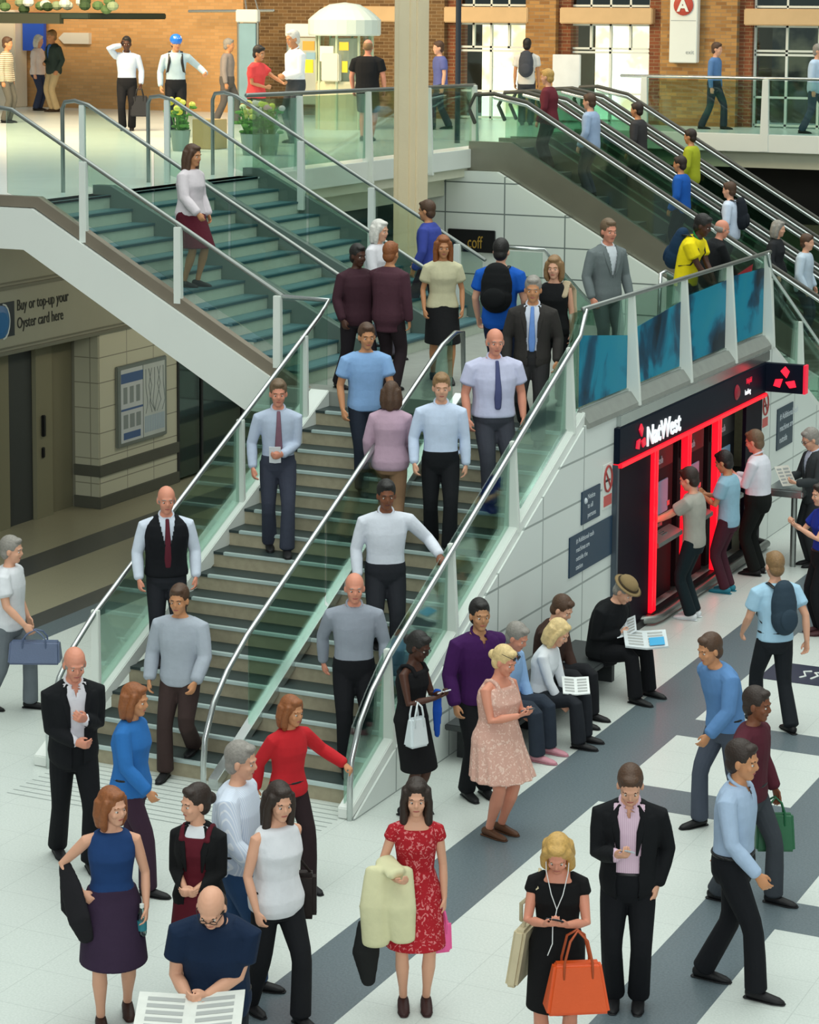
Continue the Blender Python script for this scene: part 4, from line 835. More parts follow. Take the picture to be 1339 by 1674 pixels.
    # ---- face
    if q < 2:
        for sg in (-1, 1):
            m_ = MB(); m_.ell(H+RH@(V(sg*.0305, .0765, -.004)*s), (.0135*s, .010*s, .0085*s), RH, 10, 7).mat(1).ell(H+RH@(V(sg*.0305, .0835, -.005)*s), (.0062*s, .005*s, .0068*s), RH, 8, 6)
            m_.build('eye', [mat('eye_white', '#d9d3cb', .3), mat('eye_dark', '#2a1c14', .3)], r, smooth=True, local=True)
            MB().tube([H+RH@(V(sg*.013, .092, .022)*s), H+RH@(V(sg*.033, .090, .027)*s), H+RH@(V(sg*.050, .073, .016)*s)], [.0042*s, .0048*s, .003*s], 6).build('eyebrow', hairm(hair[1] if hair[1] not in ('white', 'lblond', 'blond') else 'sandy'), r, smooth=True, local=True)
        MB().ell(H+RH@(V(0, .086, -.066)*s), (.024*s, .0085*s, .0085*s), RH, 12, 7).build('mouth', mat('lips_'+sk, {'brown': '#5d2f28', 'dark': '#3d211d'}.get(sk, '#a85a50'), .45), r, smooth=True, local=True)
    # ---- hair
    st, hc = hair
    if st != 'none':
        b = bmesh.new()
        hw = 1.07 if st in ('bob', 'long') else 1.
        def hh(c, rr): he(c, (rr[0]*hw, rr[1], rr[2]), 18, 12, b=b)
        def lock(P_, R_): tube(b, [H+RH@(V(p[0]*1.1, p[1]*1.05, p[2]*1.05)*s) for p in P_], [x*s*1.12 for x in R_], 10)
        if st == 'bald': hh((0, -.030, -.006), (.0845, .088, .054)); 
        elif st == 'thin': hh((0, -.030, .012), (.0815, .088, .078))
        elif st == 'curly': hh((0, -.026, .040), (.096, .104, .098)); hh((0, -.06, -.02), (.08, .065, .07))
        else: hh((0, -.026, .040), (.0815*fw_+.001, .1005, .0975)); hh((0, -.052, -.028), (.071, .060, .070)); hh((0, .035, .092), (.055, .045, .028))
        if st in ('bob', 'long', 'pony', 'bun'):
            ln = {'bob': -.15, 'long': -.25, 'pony': -.05, 'bun': -.05}[st]
            for sg in (-1, 1):
                if st in ('bob', 'long'):
                    lock([(sg*.066, .018, .06), (sg*.084, .004, -.03), (sg*.082, .0, ln*.7), (sg*.066, -.005, ln)], [.026, .028, .030, .02]); lock([(sg*.05, -.06, .04), (sg*.062, -.065, -.06), (sg*.058, -.06, ln*.9)], [.05, .046, .034])
            if st in ('bob', 'long'): lock([(0, -.07, .03), (0, -.085, -.06), (0, -.075, ln)], [.06, .055, .045])
            if st == 'bun': hh((0, -.125, .0), (.042, .038, .042))
            if st == 'pony': lock([(0, -.10, .03), (0, -.15, .0), (0, -.14, -.12), (0, -.12, -.2)], [.03, .036, .032, .014])
        part('hair', remesh(b, max(vox, .008), 2), hairm(hc), r)
    # ---- clothes
    def spine_local(v):
        best = None
        for z in (.78, .86, .94, 1.02, 1.10, 1.18, 1.26, 1.34, 1.40, 1.46):
            c, Rm = sp(z); l = Rm.transposed()@(Vector(v)/s-c)
            if best is None or abs(l.z) < abs(best[1].z): best = (z, l)
        return best[0]+best[1].z, best[1]
    D.sl = spine_local
    shirt_off = .012
    if bottom and bottom[0] in ('trousers', 'shorts'):
        b = bmesh.new(); torso(b, .775, 1.0, .016)
        for i in (0, 1): leg(b, i, .008, bottom[2] if len(bottom) > 2 and bottom[0] == 'trousers' else .070, cut=(bottom[2] if len(bottom) > 2 else .92) if bottom[0] == 'shorts' else None)
        part(bottom[0], remesh(b, max(vox, .008), 3, .5), cloth(bottom[1]), r)
        if q == 0:
            c, Rm = sp(.985); x, y = lerp_prof(tab, .985); MB().tube([(c+Rm@V(math.cos(t)*(x*fat+.016), math.sin(t)*(y*(1+(fat-1)*1.5)+.016), 0))*s for t in [k*2*PI/28 for k in range(29)]], .013*s, 6, flat=1.0).build('belt', M_BLACK, r, smooth=True, local=True)
    def skirt(b, z0, z1, flare, off, n=48, pl=0., npl=14):
        rings = []; m = 9
        for k in range(m+1):
            t = k/m; z = z0+(z1-z0)*t; c, Rm = sp(max(z, .93)); x, y = lerp_prof(tab, max(z, .86)); x = (x*fat+off); y = (y*(1+(fat-1)*1.5)+off)
            if z < .93: cc = V(0, 0, 0)+J['P']; cc.z = J['P'].z+z-.93; kx = (J['kn0']+J['kn1'])*.5; w = min(1, (.93-z)/.45); cc.x += (kx.x-cc.x)*w*.7; cc.y += (kx.y-cc.y)*w*.7; spread = abs(J['kn0'].y-J['kn1'].y)*.5*w
            else: cc = c; spread = 0
            e = flare*max(0, t-.05); rings.append([b.verts.new((cc+V(math.cos(a_)*(x+e)*(1+pl*t*math.cos(npl*a_)), math.sin(a_)*(y+e+spread)*(1+pl*t*math.cos(npl*a_)), 0))*s) for a_ in [2*PI*j/n for j in range(n)]])
        for A, B in zip(rings, rings[1:]):
            for j in range(n): b.faces.new((A[j], B[j], B[(j+1) % n], A[(j+1) % n]))
        b.faces.new(rings[0]); b.faces.new(rings[-1][::-1])
    if bottom and bottom[0] == 'skirt':      # ('skirt', colour, hem z, flare)
        b = bmesh.new(); skirt(b, 1.03, bottom[2], bottom[3], .024); part('skirt', remesh(b, max(vox, .008), 2, .5), cloth(bottom[1]), r)
    if bottom and bottom[0] == 'dress':      # ('dress', material, hem z, flare, pleat, sleeve)
        b = bmesh.new(); torso(b, .90, 1.385, .014); skirt(b, 1.06, bottom[2], bottom[3], .018, pl=bottom[4])
        slv = bottom[5]
        for i, sg in ((0, -1), (1, 1)):
            if slv == 'strap':
                P_ = []
                for z, yy in ((1.37, .10), (1.43, .055), (1.445, 0.), (1.43, -.055), (1.36, -.095)):
                    c, Rm = sp(z); P_.append((c+Rm@V(sg*.098, yy*1.0, 0))*s)
                tube(b, P_, .022*s, 8)
            elif slv == 'cap': arm(b, i, .014, t1=.28)
        part('dress', remesh(b, max(vox, .0075), 2, .5), bottom[1], r)
    if top:     # (kind, material, sleeve, bottom z, offset)
        kind, tm, slv, zb = top[:4]; off = top[4] if len(top) > 4 else shirt_off+(.018 if zb < .905 and bottom[0] == 'skirt' else .012 if zb < .905 else 0)
        b = bmesh.new(); torso(b, zb, 1.455 if slv != 'none' else 1.437, off)
        for i in (0, 1):
            if slv == 'long': arm(b, i, off+.004)
            elif slv == 'roll': arm(b, i, off+.006, t1=1.) if False else arm(b, i, off+.006)
            elif slv == 'short' and not jacket: arm(b, i, off+.006, t1=.62)
        vcut = None
        if collar and not tie and q == 0 and kind == 'shirt':
            def vcut(v):
                z, l = spine_local(v); return l.y > .01 and 1.38 < z < 1.6 and abs(l.x) < (z-1.38)*.42
        part(kind, remesh(b, max(vox, .008), 6, .5, vcut, .007), tm, r)
        if collar:
            c, Rm = sp(1.474); MB().tube([(c+Rm@V(math.cos(t)*.066, math.sin(t)*.070+.006, -.030*math.sin(t)+.004))*s for t in [k*2*PI/24+PI/2+.5-k*1.0/24 for k in range(25)]], .012*s, 7).build('collar', collar if not isinstance(collar, bool) else tm, r, smooth=True, local=True)
    def front(z, x=0, o=.02):
        c, Rm = sp(z); rx, ry = lerp_prof(tab, z); k = (ry*(1+(fat-1)*(1.5 if z < 1.25 else .8))+o); fo = (fat-1)*.10 if z < 1.3 else 0
        return (c+Rm@V(x, k*math.sqrt(max(0, 1-(x/rx)**2))*1.0+fo, 0))*s
    D.front = front
    if tie: MB().tube([front(z, 0, off+.014) for z in (1.455, 1.40, 1.3, 1.2, 1.1, 1.0)], [.018*s, .020*s, .026*s, .032*s, .038*s, .030*s], 8, side=V(1, 0, 0), flat=.22).build('tie', cloth(tie), r, smooth=True, local=True)
    if jacket:      # (material, bottom z, opening, sleeve, name)
        jm, zb, op, slv = jacket[:4]; b = bmesh.new(); torso(b, zb, 1.40, .032); torso(b, 1.36, 1.465, .020)
        for i in (0, 1):
            if slv == 'long': arm(b, i, .020)
            elif slv == 'vest': pass
        def cut(v):
            z, l = spine_local(v)
            if l.y < .03 or z > 1.60: return False
            w = {'v': max(0, (z-1.10)/.36*.075) if z > 1.1 else 0, 'open': .045+.045*max(0, (z-1.0)/.45), 'wide': .075+.03*max(0, (z-1.0)/.45), 'closed': 0}[op]
            return w > 0 and abs(l.x) < w*(fat**.5)
        part(jacket[4] if len(jacket) > 4 else 'jacket', remesh(b, max(vox, .009), 7, None, cut if op != 'closed' else None, .010), jm, r)
        if op in ('v', 'open', 'wide') and slv == 'long' and q < 2:
            for sg in (-1, 1):
                w0, w1 = (.078, .010) if op == 'v' else (.085, .045)
                MB().tube([front(1.46, sg*.062, .012), front(1.40, sg*(w0+.018), .045), front(1.30, sg*(w0*.75+.018), .046), front(1.14, sg*(w1+.016), .044)], [.012*s, .026*s, .026*s, .008*s], 8, side=V(1, 0, 0), flat=.28).build('lapel', jm, r, smooth=True, local=True)
    # ---- shoes
    if shoes:
        for i in (0, 1):
            A = J['an%d' % i]*s; b = MB()
            kd = (J['kn%d' % i]-J['an%d' % i]); 
            b.tube([A+V(0, -.062, -.042)*s, A+V(0, -.01, -.038)*s, A+V(0, .07, -.052)*s, A+V(0, .15, -.062)*s, A+V(0, .185, -.068)*s], [.034*s, .042*s, .045*s, .043*s, .026*s], 12, side=V(1, 0, 0), flat=[1.05, 1.0, .62, .5, .5])
            if shoes[1] != '!': b.tube([A+V(0, -.075, -.078)*s, A+V(0, .02, -.078)*s, A+V(0, .12, -.078)*s, A+V(0, .19, -.078)*s], [.034*s, .038*s, .046*s, .030*s], 10, side=V(1, 0, 0), flat=.18)
            b.build('shoe', cloth(shoes, rough=.5), r, smooth=True, local=True)
    return D

# ------------------------------------------------------------------ things people wear or carry
def glasses(D, dark=False, up=False):
    s = D.s*1.06; H, RH = D.J['H']*D.s, D.J['RH']; o = V(0, .012, .085) if up else V(0, 0, 0); b = MB()
    for sg in (-1, 1):
        b.tube([H+RH@((V(sg*.031+.020*math.cos(t), .094-(.01 if up else 0), -.004+.016*math.sin(t))+o)*s) for t in [k*PI/6 for k in range(13)]], .0025*s, 5)
        if dark: b.ell(H+RH@((V(sg*.031, .092-(.01 if up else 0), -.004)+o)*s), (.022*s, .004*s, .017*s), RH, 10, 6)
        b.tube([H+RH@((V(sg*.052, .090, 0)+o)*s), H+RH@((V(sg*.078, .03, .004)+o)*s), H+RH@((V(sg*.080, -.02, 0)+o)*s)], .0025*s, 5)
    b.tube([H+RH@((V(-.012, .1, 0)+o)*s), H+RH@((V(.012, .1, 0)+o)*s)], .0025*s, 5)
    b.build('sunglasses' if dark else 'glasses', M_BLACK, D.root, smooth=True, local=True)
def frame_of(D, i):
    h = D.hand[i]; return D.wp(h['grip']), (D.RW@h['d']).normalized(), (D.RW@h['n']).normalized(), (D.RW@h['t']).normalized()
def phone(D, i, label, col='#1a1c20'):
    c, d, n, t = frame_of(D, i); c = c+d*.02
    r = empty('mobile_phone', c, 0, label, 'phone', None)
    MB().obox(c, d*.062, t*.032, n*.005, .003).build('case', mat('phone_'+col.strip('#'), col, .3), r)
    MB().obox(c+n*.0055, d*.054, t*.028, n*.0006).build('screen', mat('phone_screen', '#8fa6b4', .15, emit=.15), r)
def paper(label, c, ax, ay, n=2, col='#d8dad4', band=None, name='newspaper', bend=.10):
    """folded sheets lying open along ax (half width) and ay (half height), with a V fold in the middle"""
    c, ax, ay = Vector(c), Vector(ax), Vector(ay); up_ = ax.cross(ay).normalized()
    if up_.z < 0: up_ = -up_
    r = empty(name, c, 0, label, 'newspaper' if name == 'newspaper' else 'paper')
    for k in range(n):
        for sg in (-1, 1):
            o = c+up_*(.006*k)+ay*(.03*k); a = ax*sg+up_*bend*ax.length
            MB().prism([o-ay, o+a-ay*.96, o+a+ay*.98, o+ay], up_*.004).build('page', mat('newsprint_'+col.strip('#'), col, .8, var=.10, vs=18), r)
            b = MB()
            for j in range(5):
                p = o+a*.12+up_*.0055-ay*(.75-.33*j); b.prism([p, p+a*.70, p+a*.70+ay*.18, p+ay*.18], up_*.001)
            if k == n-1: b.build('print', mat('grey_newsprint_text', '#a7aaa8', .8), r)
    if band: p = c+up_*(.006*n+.012); MB().prism([p-ay*.8+ax*.15, p-ay*.8+ax*.85+up_*bend*ax.length*.8, p+ay*.1+ax*.85+up_*bend*ax.length*.8, p+ay*.1+ax*.15], up_*.002).build('picture', mat('print_'+band.strip('#'), band, .5), r)
def backpack(D, label, col, w=.15, strap=True, group=None):
    """worn on the back: sac with front pocket, straps over the shoulders"""
    s = D.s; c, Rm = D.J['sp'](1.24); ry = .115
    def q(x, y, z): return D.wp(c+Rm@V(x, y, z))
    R3 = D.RW@Rm; r = empty('backpack', q(0, -.2, -.2), 0, label, 'backpack', group); m = cloth(col)
    b = bmesh.new(); ell(b, q(0, -ry-.055, .02), (w*s*1.1, .115*s, .25*s), R3); ell(b, q(0, -ry-.065, -.10), (w*s*1.12, .13*s, .17*s), R3); ell(b, q(0, -ry-.055, .16), (w*s*.9, .09*s, .12*s), R3)
    me = remesh(b, .012, 3); me.transform(Matrix.Translation(-r.location)); part('sac', me, m, r)
    MB().ell(q(0, -ry-.165, -.10), (w*s*.8, .035*s, .11*s), R3).build('pocket', m, r, smooth=True)
    if strap:
        for sg in (-1, 1): MB().tube([q(sg*.09, -ry-.02, .20), q(sg*.105, -.04, .235), q(sg*.105, .07, .19), q(sg*.11, ry+.035, .06), q(sg*.14, ry*.6+.03, -.10), q(sg*.16, -.03, -.16)], .022*s, 8, flat=.35, side=R3@V(1, 0, 0)).build('strap', M_BLACK, r, smooth=True)
def handbag(label, top, ax, col, w=.21, h=.26, dep=.09, handle=.20, name='handbag', taper=.82, hcol=None):
    """top = point the handles hang from; ax = unit vector along the bag"""
    top, ax = Vector(top), Vector(ax); n = ax.cross(V(0, 0, 1)).normalized(); c = top-V(0, 0, handle+h)
    r = empty(name, c, 0, label, 'bag'); m = mat('leather_'+col.strip('#'), col, .45, var=.08, vs=6, bump=.15, bs=60)
    b = MB(); P0 = [c-ax*w-n*dep, c+ax*w-n*dep, c+ax*w+n*dep, c-ax*w+n*dep]; P1 = [c-ax*w*taper-n*dep*.45+V(0, 0, h), c+ax*w*taper-n*dep*.45+V(0, 0, h), c+ax*w*taper+n*dep*.45+V(0, 0, h), c-ax*w*taper+n*dep*.45+V(0, 0, h)]
    lo = [b.bm.verts.new(p) for p in P0]; hi = [b.bm.verts.new(p) for p in P1]; b.bm.faces.new(lo[::-1]); b.bm.faces.new(hi)
    for i in range(4): b.bm.faces.new((lo[i], lo[(i+1) % 4], hi[(i+1) % 4], hi[i]))
    bmesh.ops.bevel(b.bm, geom=list(b.bm.edges), offset=.02, segments=3, affect='EDGES'); b.build('body', m, r, smooth=False)
    for sg in (-1, 1):
        a0 = c+V(0, 0, h*.86)+n*sg*dep*.55; k = w*.45
        MB().tube([a0-ax*k-V(0, 0, .05), a0-ax*k*.96+V(0, 0, .06), a0-ax*k*.6+V(0, 0, handle*.8+h*.14), top+n*sg*.012+V(0, 0, .012), a0+ax*k*.6+V(0, 0, handle*.8+h*.14), a0+ax*k*.96+V(0, 0, .06), a0+ax*k-V(0, 0, .05)], .009, 8).build('handle', mat('leather_'+(hcol or col).strip('#'), hcol or col, .45), r, smooth=True)
    return r
def drape(label, pts, name, m, cat, w=.16, flat=.35):
    b = bmesh.new()
    for p in pts: tube(b, [Vector(x) for x in p[0]], p[1], 12, side=p[2] if len(p) > 2 else None, flat=flat)
    r = remesh(b, .012, 4); r.materials.append(m); r.name = name; o = bpy.data.objects.new(name, r); COL.objects.link(o); tag(o, label, cat); return o
CR = V(math.cos(YAW), math.sin(YAW), 0); CD = V(-math.sin(YAW), math.cos(YAW), 0)     # image right and away, on the ground
WALK = ((-.08, .20), (.08, -.22)); WALKR = ((-.08, -.22), (.08, .20)); STEPD = ((-.08, .22), (.08, -.10)); STEPR = ((-.08, -.10), (.08, .22))
def shirt(c, sl='long', zb=.93, kind='plain', c2='#ffffff', n='shirt'): return (n, cloth(c, kind, c2), sl, zb)
# ------------------------------------------------------------------ front of the concourse
f1 = person('woman in a navy sleeveless top and dark purple skirt at the left, holding a bottle', (185, 1293), ('z', 0), 1.70, 12, 'f', 1.08, 0, 'fair', ('bob', 'auburn'), top=('sleeveless_top', cloth('#1c3c6c'), 'none', .92), bottom=('skirt', '#33243a', .50, .05), shoes='#3a2722', L='relax', R='hip', head=(4, -35), feet=((-.12, -.16), (.09, .06)))
c = f1.wp(f1.hand[0]['grip']); bt = empty('drink_bottle', c, 0, 'drink bottle with a teal label in the hand of the navy-topped woman', 'bottle')
MB().lathe(c-V(0, 0, .12), [(.03, 0), (.033, .02), (.033, .14), (.014, .19), (.013, .21)], 14).build('body', glass('bottle_glass', '#cfe4e2', .2), bt, smooth=True); MB().lathe(c-V(0, 0, .08), [(.0345, 0), (.0345, .07)], 14).build('bottle_label', mat('teal_label', '#2d7f8c', .5), bt); MB().lathe(c+V(0, 0, .08), [(.016, 0), (.016, .025)], 12).build('cap', M_WHITE, bt)
e, w = f1.wp(f1.J['el1']), f1.wp(f1.J['wr1']); m_ = e.lerp(w, .5)
drape('dark jacket hung over the bent arm of the navy-topped woman', [([e.lerp(w, .1)+V(0, 0, .02), m_-V(0, 0, .05)-CD*.05, w-V(0, 0, .16)-CD*.10, w-V(0, 0, .30)-CD*.10+CR*.05], [.05, .085, .09, .06]), ([e.lerp(w, .2), e.lerp(w, .4)-V(0, 0, .22)-CD*.03, m_-V(0, 0, .34)+CR*.1-CD*.08], [.06, .08, .05])], 'folded_jacket', cloth('#1a191d'), 'jacket')
f2 = person('woman in a black cardigan over a burgundy dress, hair in a bun, hands clasped', (318, 1287), ('z', 0), 1.68, -12, 'f', 1.0, 0, 'fair', ('bun', 'dark'), top=('shirt', cloth('#dfe2e6'), 'short', 1.0, .006), jacket=(cloth('#0f1012'), .84, 'wide', 'long', 'cardigan'), bottom=('dress', cloth('#571522'), .50, .03, 0, 'strap'), shoes='#1a1a1c', L='clasp', R='clasp', head=(5, 42))
f3 = person('bald man in a navy polo shirt and glasses bending over a newspaper, bottom left', (345, 1453), ('z', 0), 1.78, -4, 'm', 1.2, 0, 'fair', ('bald', 'dark'), top=shirt('#10233d', 'short', .84, n='polo_shirt'), collar=cloth('#0c1a2e'), bottom=('trousers', '#1b2027'), L=(.02, .30, 1.06), R=(.12, .30, 1.02), head=(30, 4), lean=20)
glasses(f3)
c = f3.wp(V(.09, .50, 1.0)); paper('folded newspaper under the hands of the bald man in the navy polo', c, CR*.32+CD*.02, CD*.20+V(0, 0, .04), 3)
f4 = person('woman in a loose white vest top and black trousers walking beside the bald man', (458, 1285), ('z', 0), 1.72, 38, 'f', 1.12, 0, 'fair', ('long', 'dark'), top=('vest_top', cloth('#dcdde2'), 'none', .80, .022), bottom=('trousers', '#15161a'), L='swingb', R='relax', head=(8, 10), feet=WALK)
s_ = f4.wp(V(-.12, 0, 1.46)); h_ = f4.wp(V(-.27, -.12, .84))
sb = empty('shoulder_bag', h_, 0, 'dark brown shoulder bag on the woman in the white vest top', 'bag'); MB().obox(h_-V(0, 0, .02), CR*.14, CD*.06, V(0, 0, .17), .03).build('body', cloth('#241c1a', rough=.5), sb)
MB().tube([h_+V(0, 0, .14)-CR*.1, s_.lerp(h_, .5)-CR*.02, s_+V(0, 0, .012), f4.wp(V(-.12, -.13, 1.3)), h_+V(0, 0, .14)+CR*.1], .010, 8).build('strap', cloth('#241c1a', rough=.5), sb, smooth=True)
person('grey-haired man in a pale striped shirt standing behind the cardigan woman and the white vest', (396, 1218), ('z', 0), 1.80, 75, 'm', 1.15, 0, 'fair', ('short', 'grey'), top=shirt('#c9d4e6', 'long', .84, 'stripe', '#e6ebf4'), bottom=('trousers', '#2c4a70'), L='relax', R='swingf', feet=WALKR)
f5 = person('woman in a red cardigan at the foot of the stairs', (478, 1142), ('z', 0), 1.58, 40, 'f', 1.0, 0, 'tan', ('bob', 'auburn'), top=shirt('#c0242c', 'long', .86, n='cardigan'), bottom=('trousers', '#2a1d20'), L='out', R='swingb', feet=WALK, head=(6, -10))
f6 = person('woman in a red lace dress with long brown hair facing the camera', (681, 1279), ('z', 0), 1.68, 2, 'f', .98, 0, 'fair', ('long', 'dark'), bottom=('dress', cloth('#a81d28', 'lace', '#d4797a'), .52, .05, 0, 'cap'), shoes='#3a2322', L='down', R='bag', head=(4, 2))
c = f6.wp(f6.hand[0]['grip']); handbag('small pink carrier bag in the hand of the woman in red lace', c, CR*.9+CD*.3, '#e8609c', .085, .22, .05, .10, 'carrier_bag', 1.0)
e, w = f6.wp(f6.J['el1']), f6.wp(f6.J['wr1']); m_ = e.lerp(w, .6)
drape('cream coat hung over the arm of the woman in red lace', [([e.lerp(w, .15)+V(0, 0, .045), w+V(0, 0, .045)], [.075, .075]), ([m_+V(0, 0, .03)-CR*.09, m_-V(0, 0, .22)-CR*.11-CD*.05, m_-V(0, 0, .50)-CR*.10-CD*.03], [.09, .11, .10], CR), ([m_+V(0, 0, .03)+CR*.07, m_-V(0, 0, .22)+CR*.08-CD*.07, m_-V(0, 0, .46)+CR*.09-CD*.06], [.09, .105, .09], CR)], 'folded_coat', cloth('#d3d0a8'), 'coat', flat=.5)
drape('black jacket hanging below the cream coat beside the red lace dress', [([m_-V(0, 0, .36)-CR*.15, m_-V(0, 0, .58)-CR*.17, m_-V(0, 0, .80)-CR*.15], [.08, .10, .05], CR)], 'folded_jacket', cloth('#1b1c1c'), 'jacket', flat=.5)
f7 = person('blonde woman in a plain black dress looking at her phone, front of the concourse', (912, 1370), ('z', 0), 1.68, -6, 'f', 1.06, 0, 'pink', ('bob', 'blond'), bottom=('dress', cloth('#0d0d0f'), .50, .02, 0, 'cap'), shoes='#151517', L='phone', R='phone', head=(30, 2))
phone(f7, 1, 'dark phone in the hands of the blonde woman in black')
e, w = f7.wp(f7.J['el0']), f7.wp(f7.J['wr0']); tp = e.lerp(w, .62)-V(0, 0, .03)
handbag('large orange leather handbag hanging from the arm of the blonde woman', tp+CR*.02-CD*.06, CR*.98+CD*.12, '#d9541a', .215, .33, .10, .20, taper=.74, hcol='#a8481c')
tb = f7.wp(V(.25, -.04, .84)); tt = empty('tote_bag', tb, 0, 'cream canvas tote on the shoulder of the blonde woman in black', 'bag')
MB().obox(tb+V(0, 0, -.02), CR*.05+CD*.12, CR*.04-CD*.02, V(0, 0, .20)+CR*.03, .02).build('body', cloth('#c9bc9c'), tt)
MB().tube([tb+V(0, 0, .17)+CD*.08, f7.wp(V(.20, .02, 1.2))+CR*-.05, f7.wp(V(.125, .09, 1.34)), f7.wp(V(.125, .0, 1.445)), f7.wp(V(.13, -.10, 1.33)), tb+V(0, 0, .17)-CD*.06], .014, 8, flat=.5).build('strap', cloth('#c9bc9c'), tt, smooth=True)
g = f7.wp(f7.hand[1]['grip']); er = MB()
for sg in (-1, 1): er.tube([f7.wp(f7.J['H']+f7.J['RH']@V(sg*.08, .01, -.02)), f7.wp(f7.J['H']+f7.J['RH']@V(sg*.075, .07, -.10)), f7.wp(f7.front(1.34, sg*.04, .03)/f7.s), f7.wp(f7.front(1.24, 0, .03)/f7.s)], .0035, 6)
er.tube([f7.wp(f7.front(1.24, 0, .03)/f7.s), g.lerp(f7.wp(f7.front(1.15, 0, .05)/f7.s), .5), g+V(0, 0, -.03), g-V(0, 0, .16), g-V(0, 0, .24)-CR*.03], .0035, 6)
er.build('earphones', mat('white_cable', '#e6e8e8', .4), None, 'white earphone cable hanging from the blonde woman in black', 'earphones', smooth=True)
br = MB()
f8 = person('man in a black suit and open pink shirt looking down at his phone', (1031, 1257), ('z', 0), 1.81, -8, 'm', 1.08, 0, 'fair', ('short', 'brown'), top=shirt('#cfb0c4', 'long', .92, 'stripe', '#dfc8d6'), collar=True, jacket=(cloth('#0e1014'), .80, 'wide', 'long'), bottom=('trousers', '#0f1116'), L='pocket', R='phone', head=(28, -4))
phone(f8, 1, 'pale phone held by the man in the black suit', '#b9c0c6')
f9 = person('man in a pale blue shirt and black trousers striding right, right foreground', (1216, 1216), ('z', 0), 1.86, 62, 'm', 1.05, 0, 'tan', ('short', 'dark'), top=shirt('#a3b8d2', 'long', .93), collar=True, bottom=('trousers', '#121419'), L='swingb', R='swingf', feet=((-.08, -.22), (.08, .22)))
f10 = person('person in a burgundy top just beyond the striding man, carrying a green bag', (1240, 1128), ('z', 0), 1.76, 60, 'm', 1., 0, 'brown', ('short', 'dark'), top=shirt('#51202c', 'long', .86), bottom=('trousers', '#3b4046'), L='relax', R='down', feet=WALK)
handbag('dark green bag beside the person in burgundy', f10.wp(f10.hand[0]['grip']), CR, '#14603a', .16, .30, .08, .12, 'carrier_bag', .9)
person('man in a mid blue shirt bending forward as he walks, middle of the right floor', (1160, 1040), ('z', 0), 1.76, -62, 'm', 1.05, 0, 'tan', ('short', 'brown'), top=shirt('#5c86b8', 'long', .88), bottom=('trousers', '#4b5260'), lean=24, L='swingf', R='swingb', feet=WALKR)
f13 = person('man in a light blue shirt walking away with a dark rucksack on the right', (1266, 905), ('z', 0), 1.76, -160, 'm', 1.02, 0, 'fair', ('short', 'sandy'), top=shirt('#a6cbe2', 'short', .90), bottom=('trousers', '#1b1f24'), L='swingf', R='swingb', feet=WALK)
backpack(f13, 'dark slate rucksack on the man in light blue on the right', '#2f3f4c', .12)
f14 = person('person in a royal blue top and black trousers with raised hands at the right edge', (1343, 792), ('z', 0), 1.75, -80, 'f', 1.05, 0, 'fair', ('short', 'dark'), top=shirt('#1b2f8c', 'short', .92), bottom=('trousers', '#111216'), L='high', R='high', shoes='#4a2b2e')
f15 = person('grey-haired man in a charcoal suit reading by the white wall, right edge', (1325, 703), ('z', 0), 1.80, -75, 'm', 1.05, 1, 'fair', ('short', 'grey'), top=shirt('#c9d6e8'), collar=True, jacket=(cloth('#353a3c'), .80, 'v', 'long'), bottom=('trousers', '#2b2f32'), L='read', R='read', head=(22, 0)); glasses(f15)
paper('white papers held by the man in the charcoal suit', f15.wp(V(0, .42, 1.16)), CR*.10+CD*.06, V(0, 0, .13)-CR*.06, 1, '#e3dfd4', name='paper_sheet')
person('man in a white shirt and black trousers at the farthest cash machine', (1233, 706), ('z', 0), 1.84, -118, 'm', 1.12, 1, 'pink', ('short', 'mouse'), top=shirt('#dcdde6'), collar=True, bottom=('trousers', '#0e1210'), L='phone', R='phone', head=(14, 0))
person('young man in a pale blue tee and burgundy trousers at the middle cash machine', (1183, 740), ('z', 0), 1.75, -118, 'm', .95, 1, 'olive', ('short', 'black'), top=shirt('#8fb7ca', 'short', .84, n='t_shirt'), bottom=('trousers', '#43202c', .058), shoes='#27798c', L='phone', R='phone', head=(18, 0))
person('young man in a grey tee and white trainers at the nearest cash machine', (1126, 767), ('z', 0), 1.79, -114, 'm', .95, 1, 'fair', ('short', 'dark'), top=shirt('#a7a59b', 'short', .86, n='t_shirt'), bottom=('trousers', '#122126', .066), shoes='#dfe3e6', L='reach', R='reach', head=(16, 0))
# ------------------------------------------------------------------ along the white stair wall
f19 = person('man in a purple shirt leaning by the stair wall, turned to the camera', (785, 984), ('z', 0), 1.82, 25, 'm', 1.05, 0, 'olive', ('short', 'black'), top=shirt('#3d1550', 'long', .86), collar=True, bottom=('trousers', '#14161a'), L='behind', R='relax', head=(2, 8))
f20 = person('dark-haired woman in a black sleeveless dress texting beside the stair rail', (686, 1037), ('z', 0), 1.66, 58, 'f', 1.05, 0, 'dark', ('bun', 'black'), bottom=('dress', cloth('#0f0f12'), .46, .02, 0, 'strap'), shoes='#17171a', L='phone', R='phone', head=(20, 0)); glasses(f20)
phone(f20, 1, 'white phone held by the woman in the black sleeveless dress', '#c9cdd2')
e, w = f20.wp(f20.J['el1']), f20.wp(f20.J['wr1']); handbag('white plastic carrier bag on the arm of the woman in the black sleeveless dress', e.lerp(w, .3)-CD*.03, CR*.8+CD*.6, '#d3dde0', .10, .26, .07, .12, 'carrier_bag', .8)
e, w = f20.wp(f20.J['el0']), f20.wp(f20.J['wr0']); m_ = e.lerp(w, .5)
drape('royal blue scarf hanging from the arm of the woman in the black sleeveless dress', [([m_+V(0, 0, .03), m_-V(0, 0, .15)-CD*.02, m_-V(0, 0, .38)], [.045, .05, .03])], 'scarf', cloth('#1b4fb0'), 'scarf')
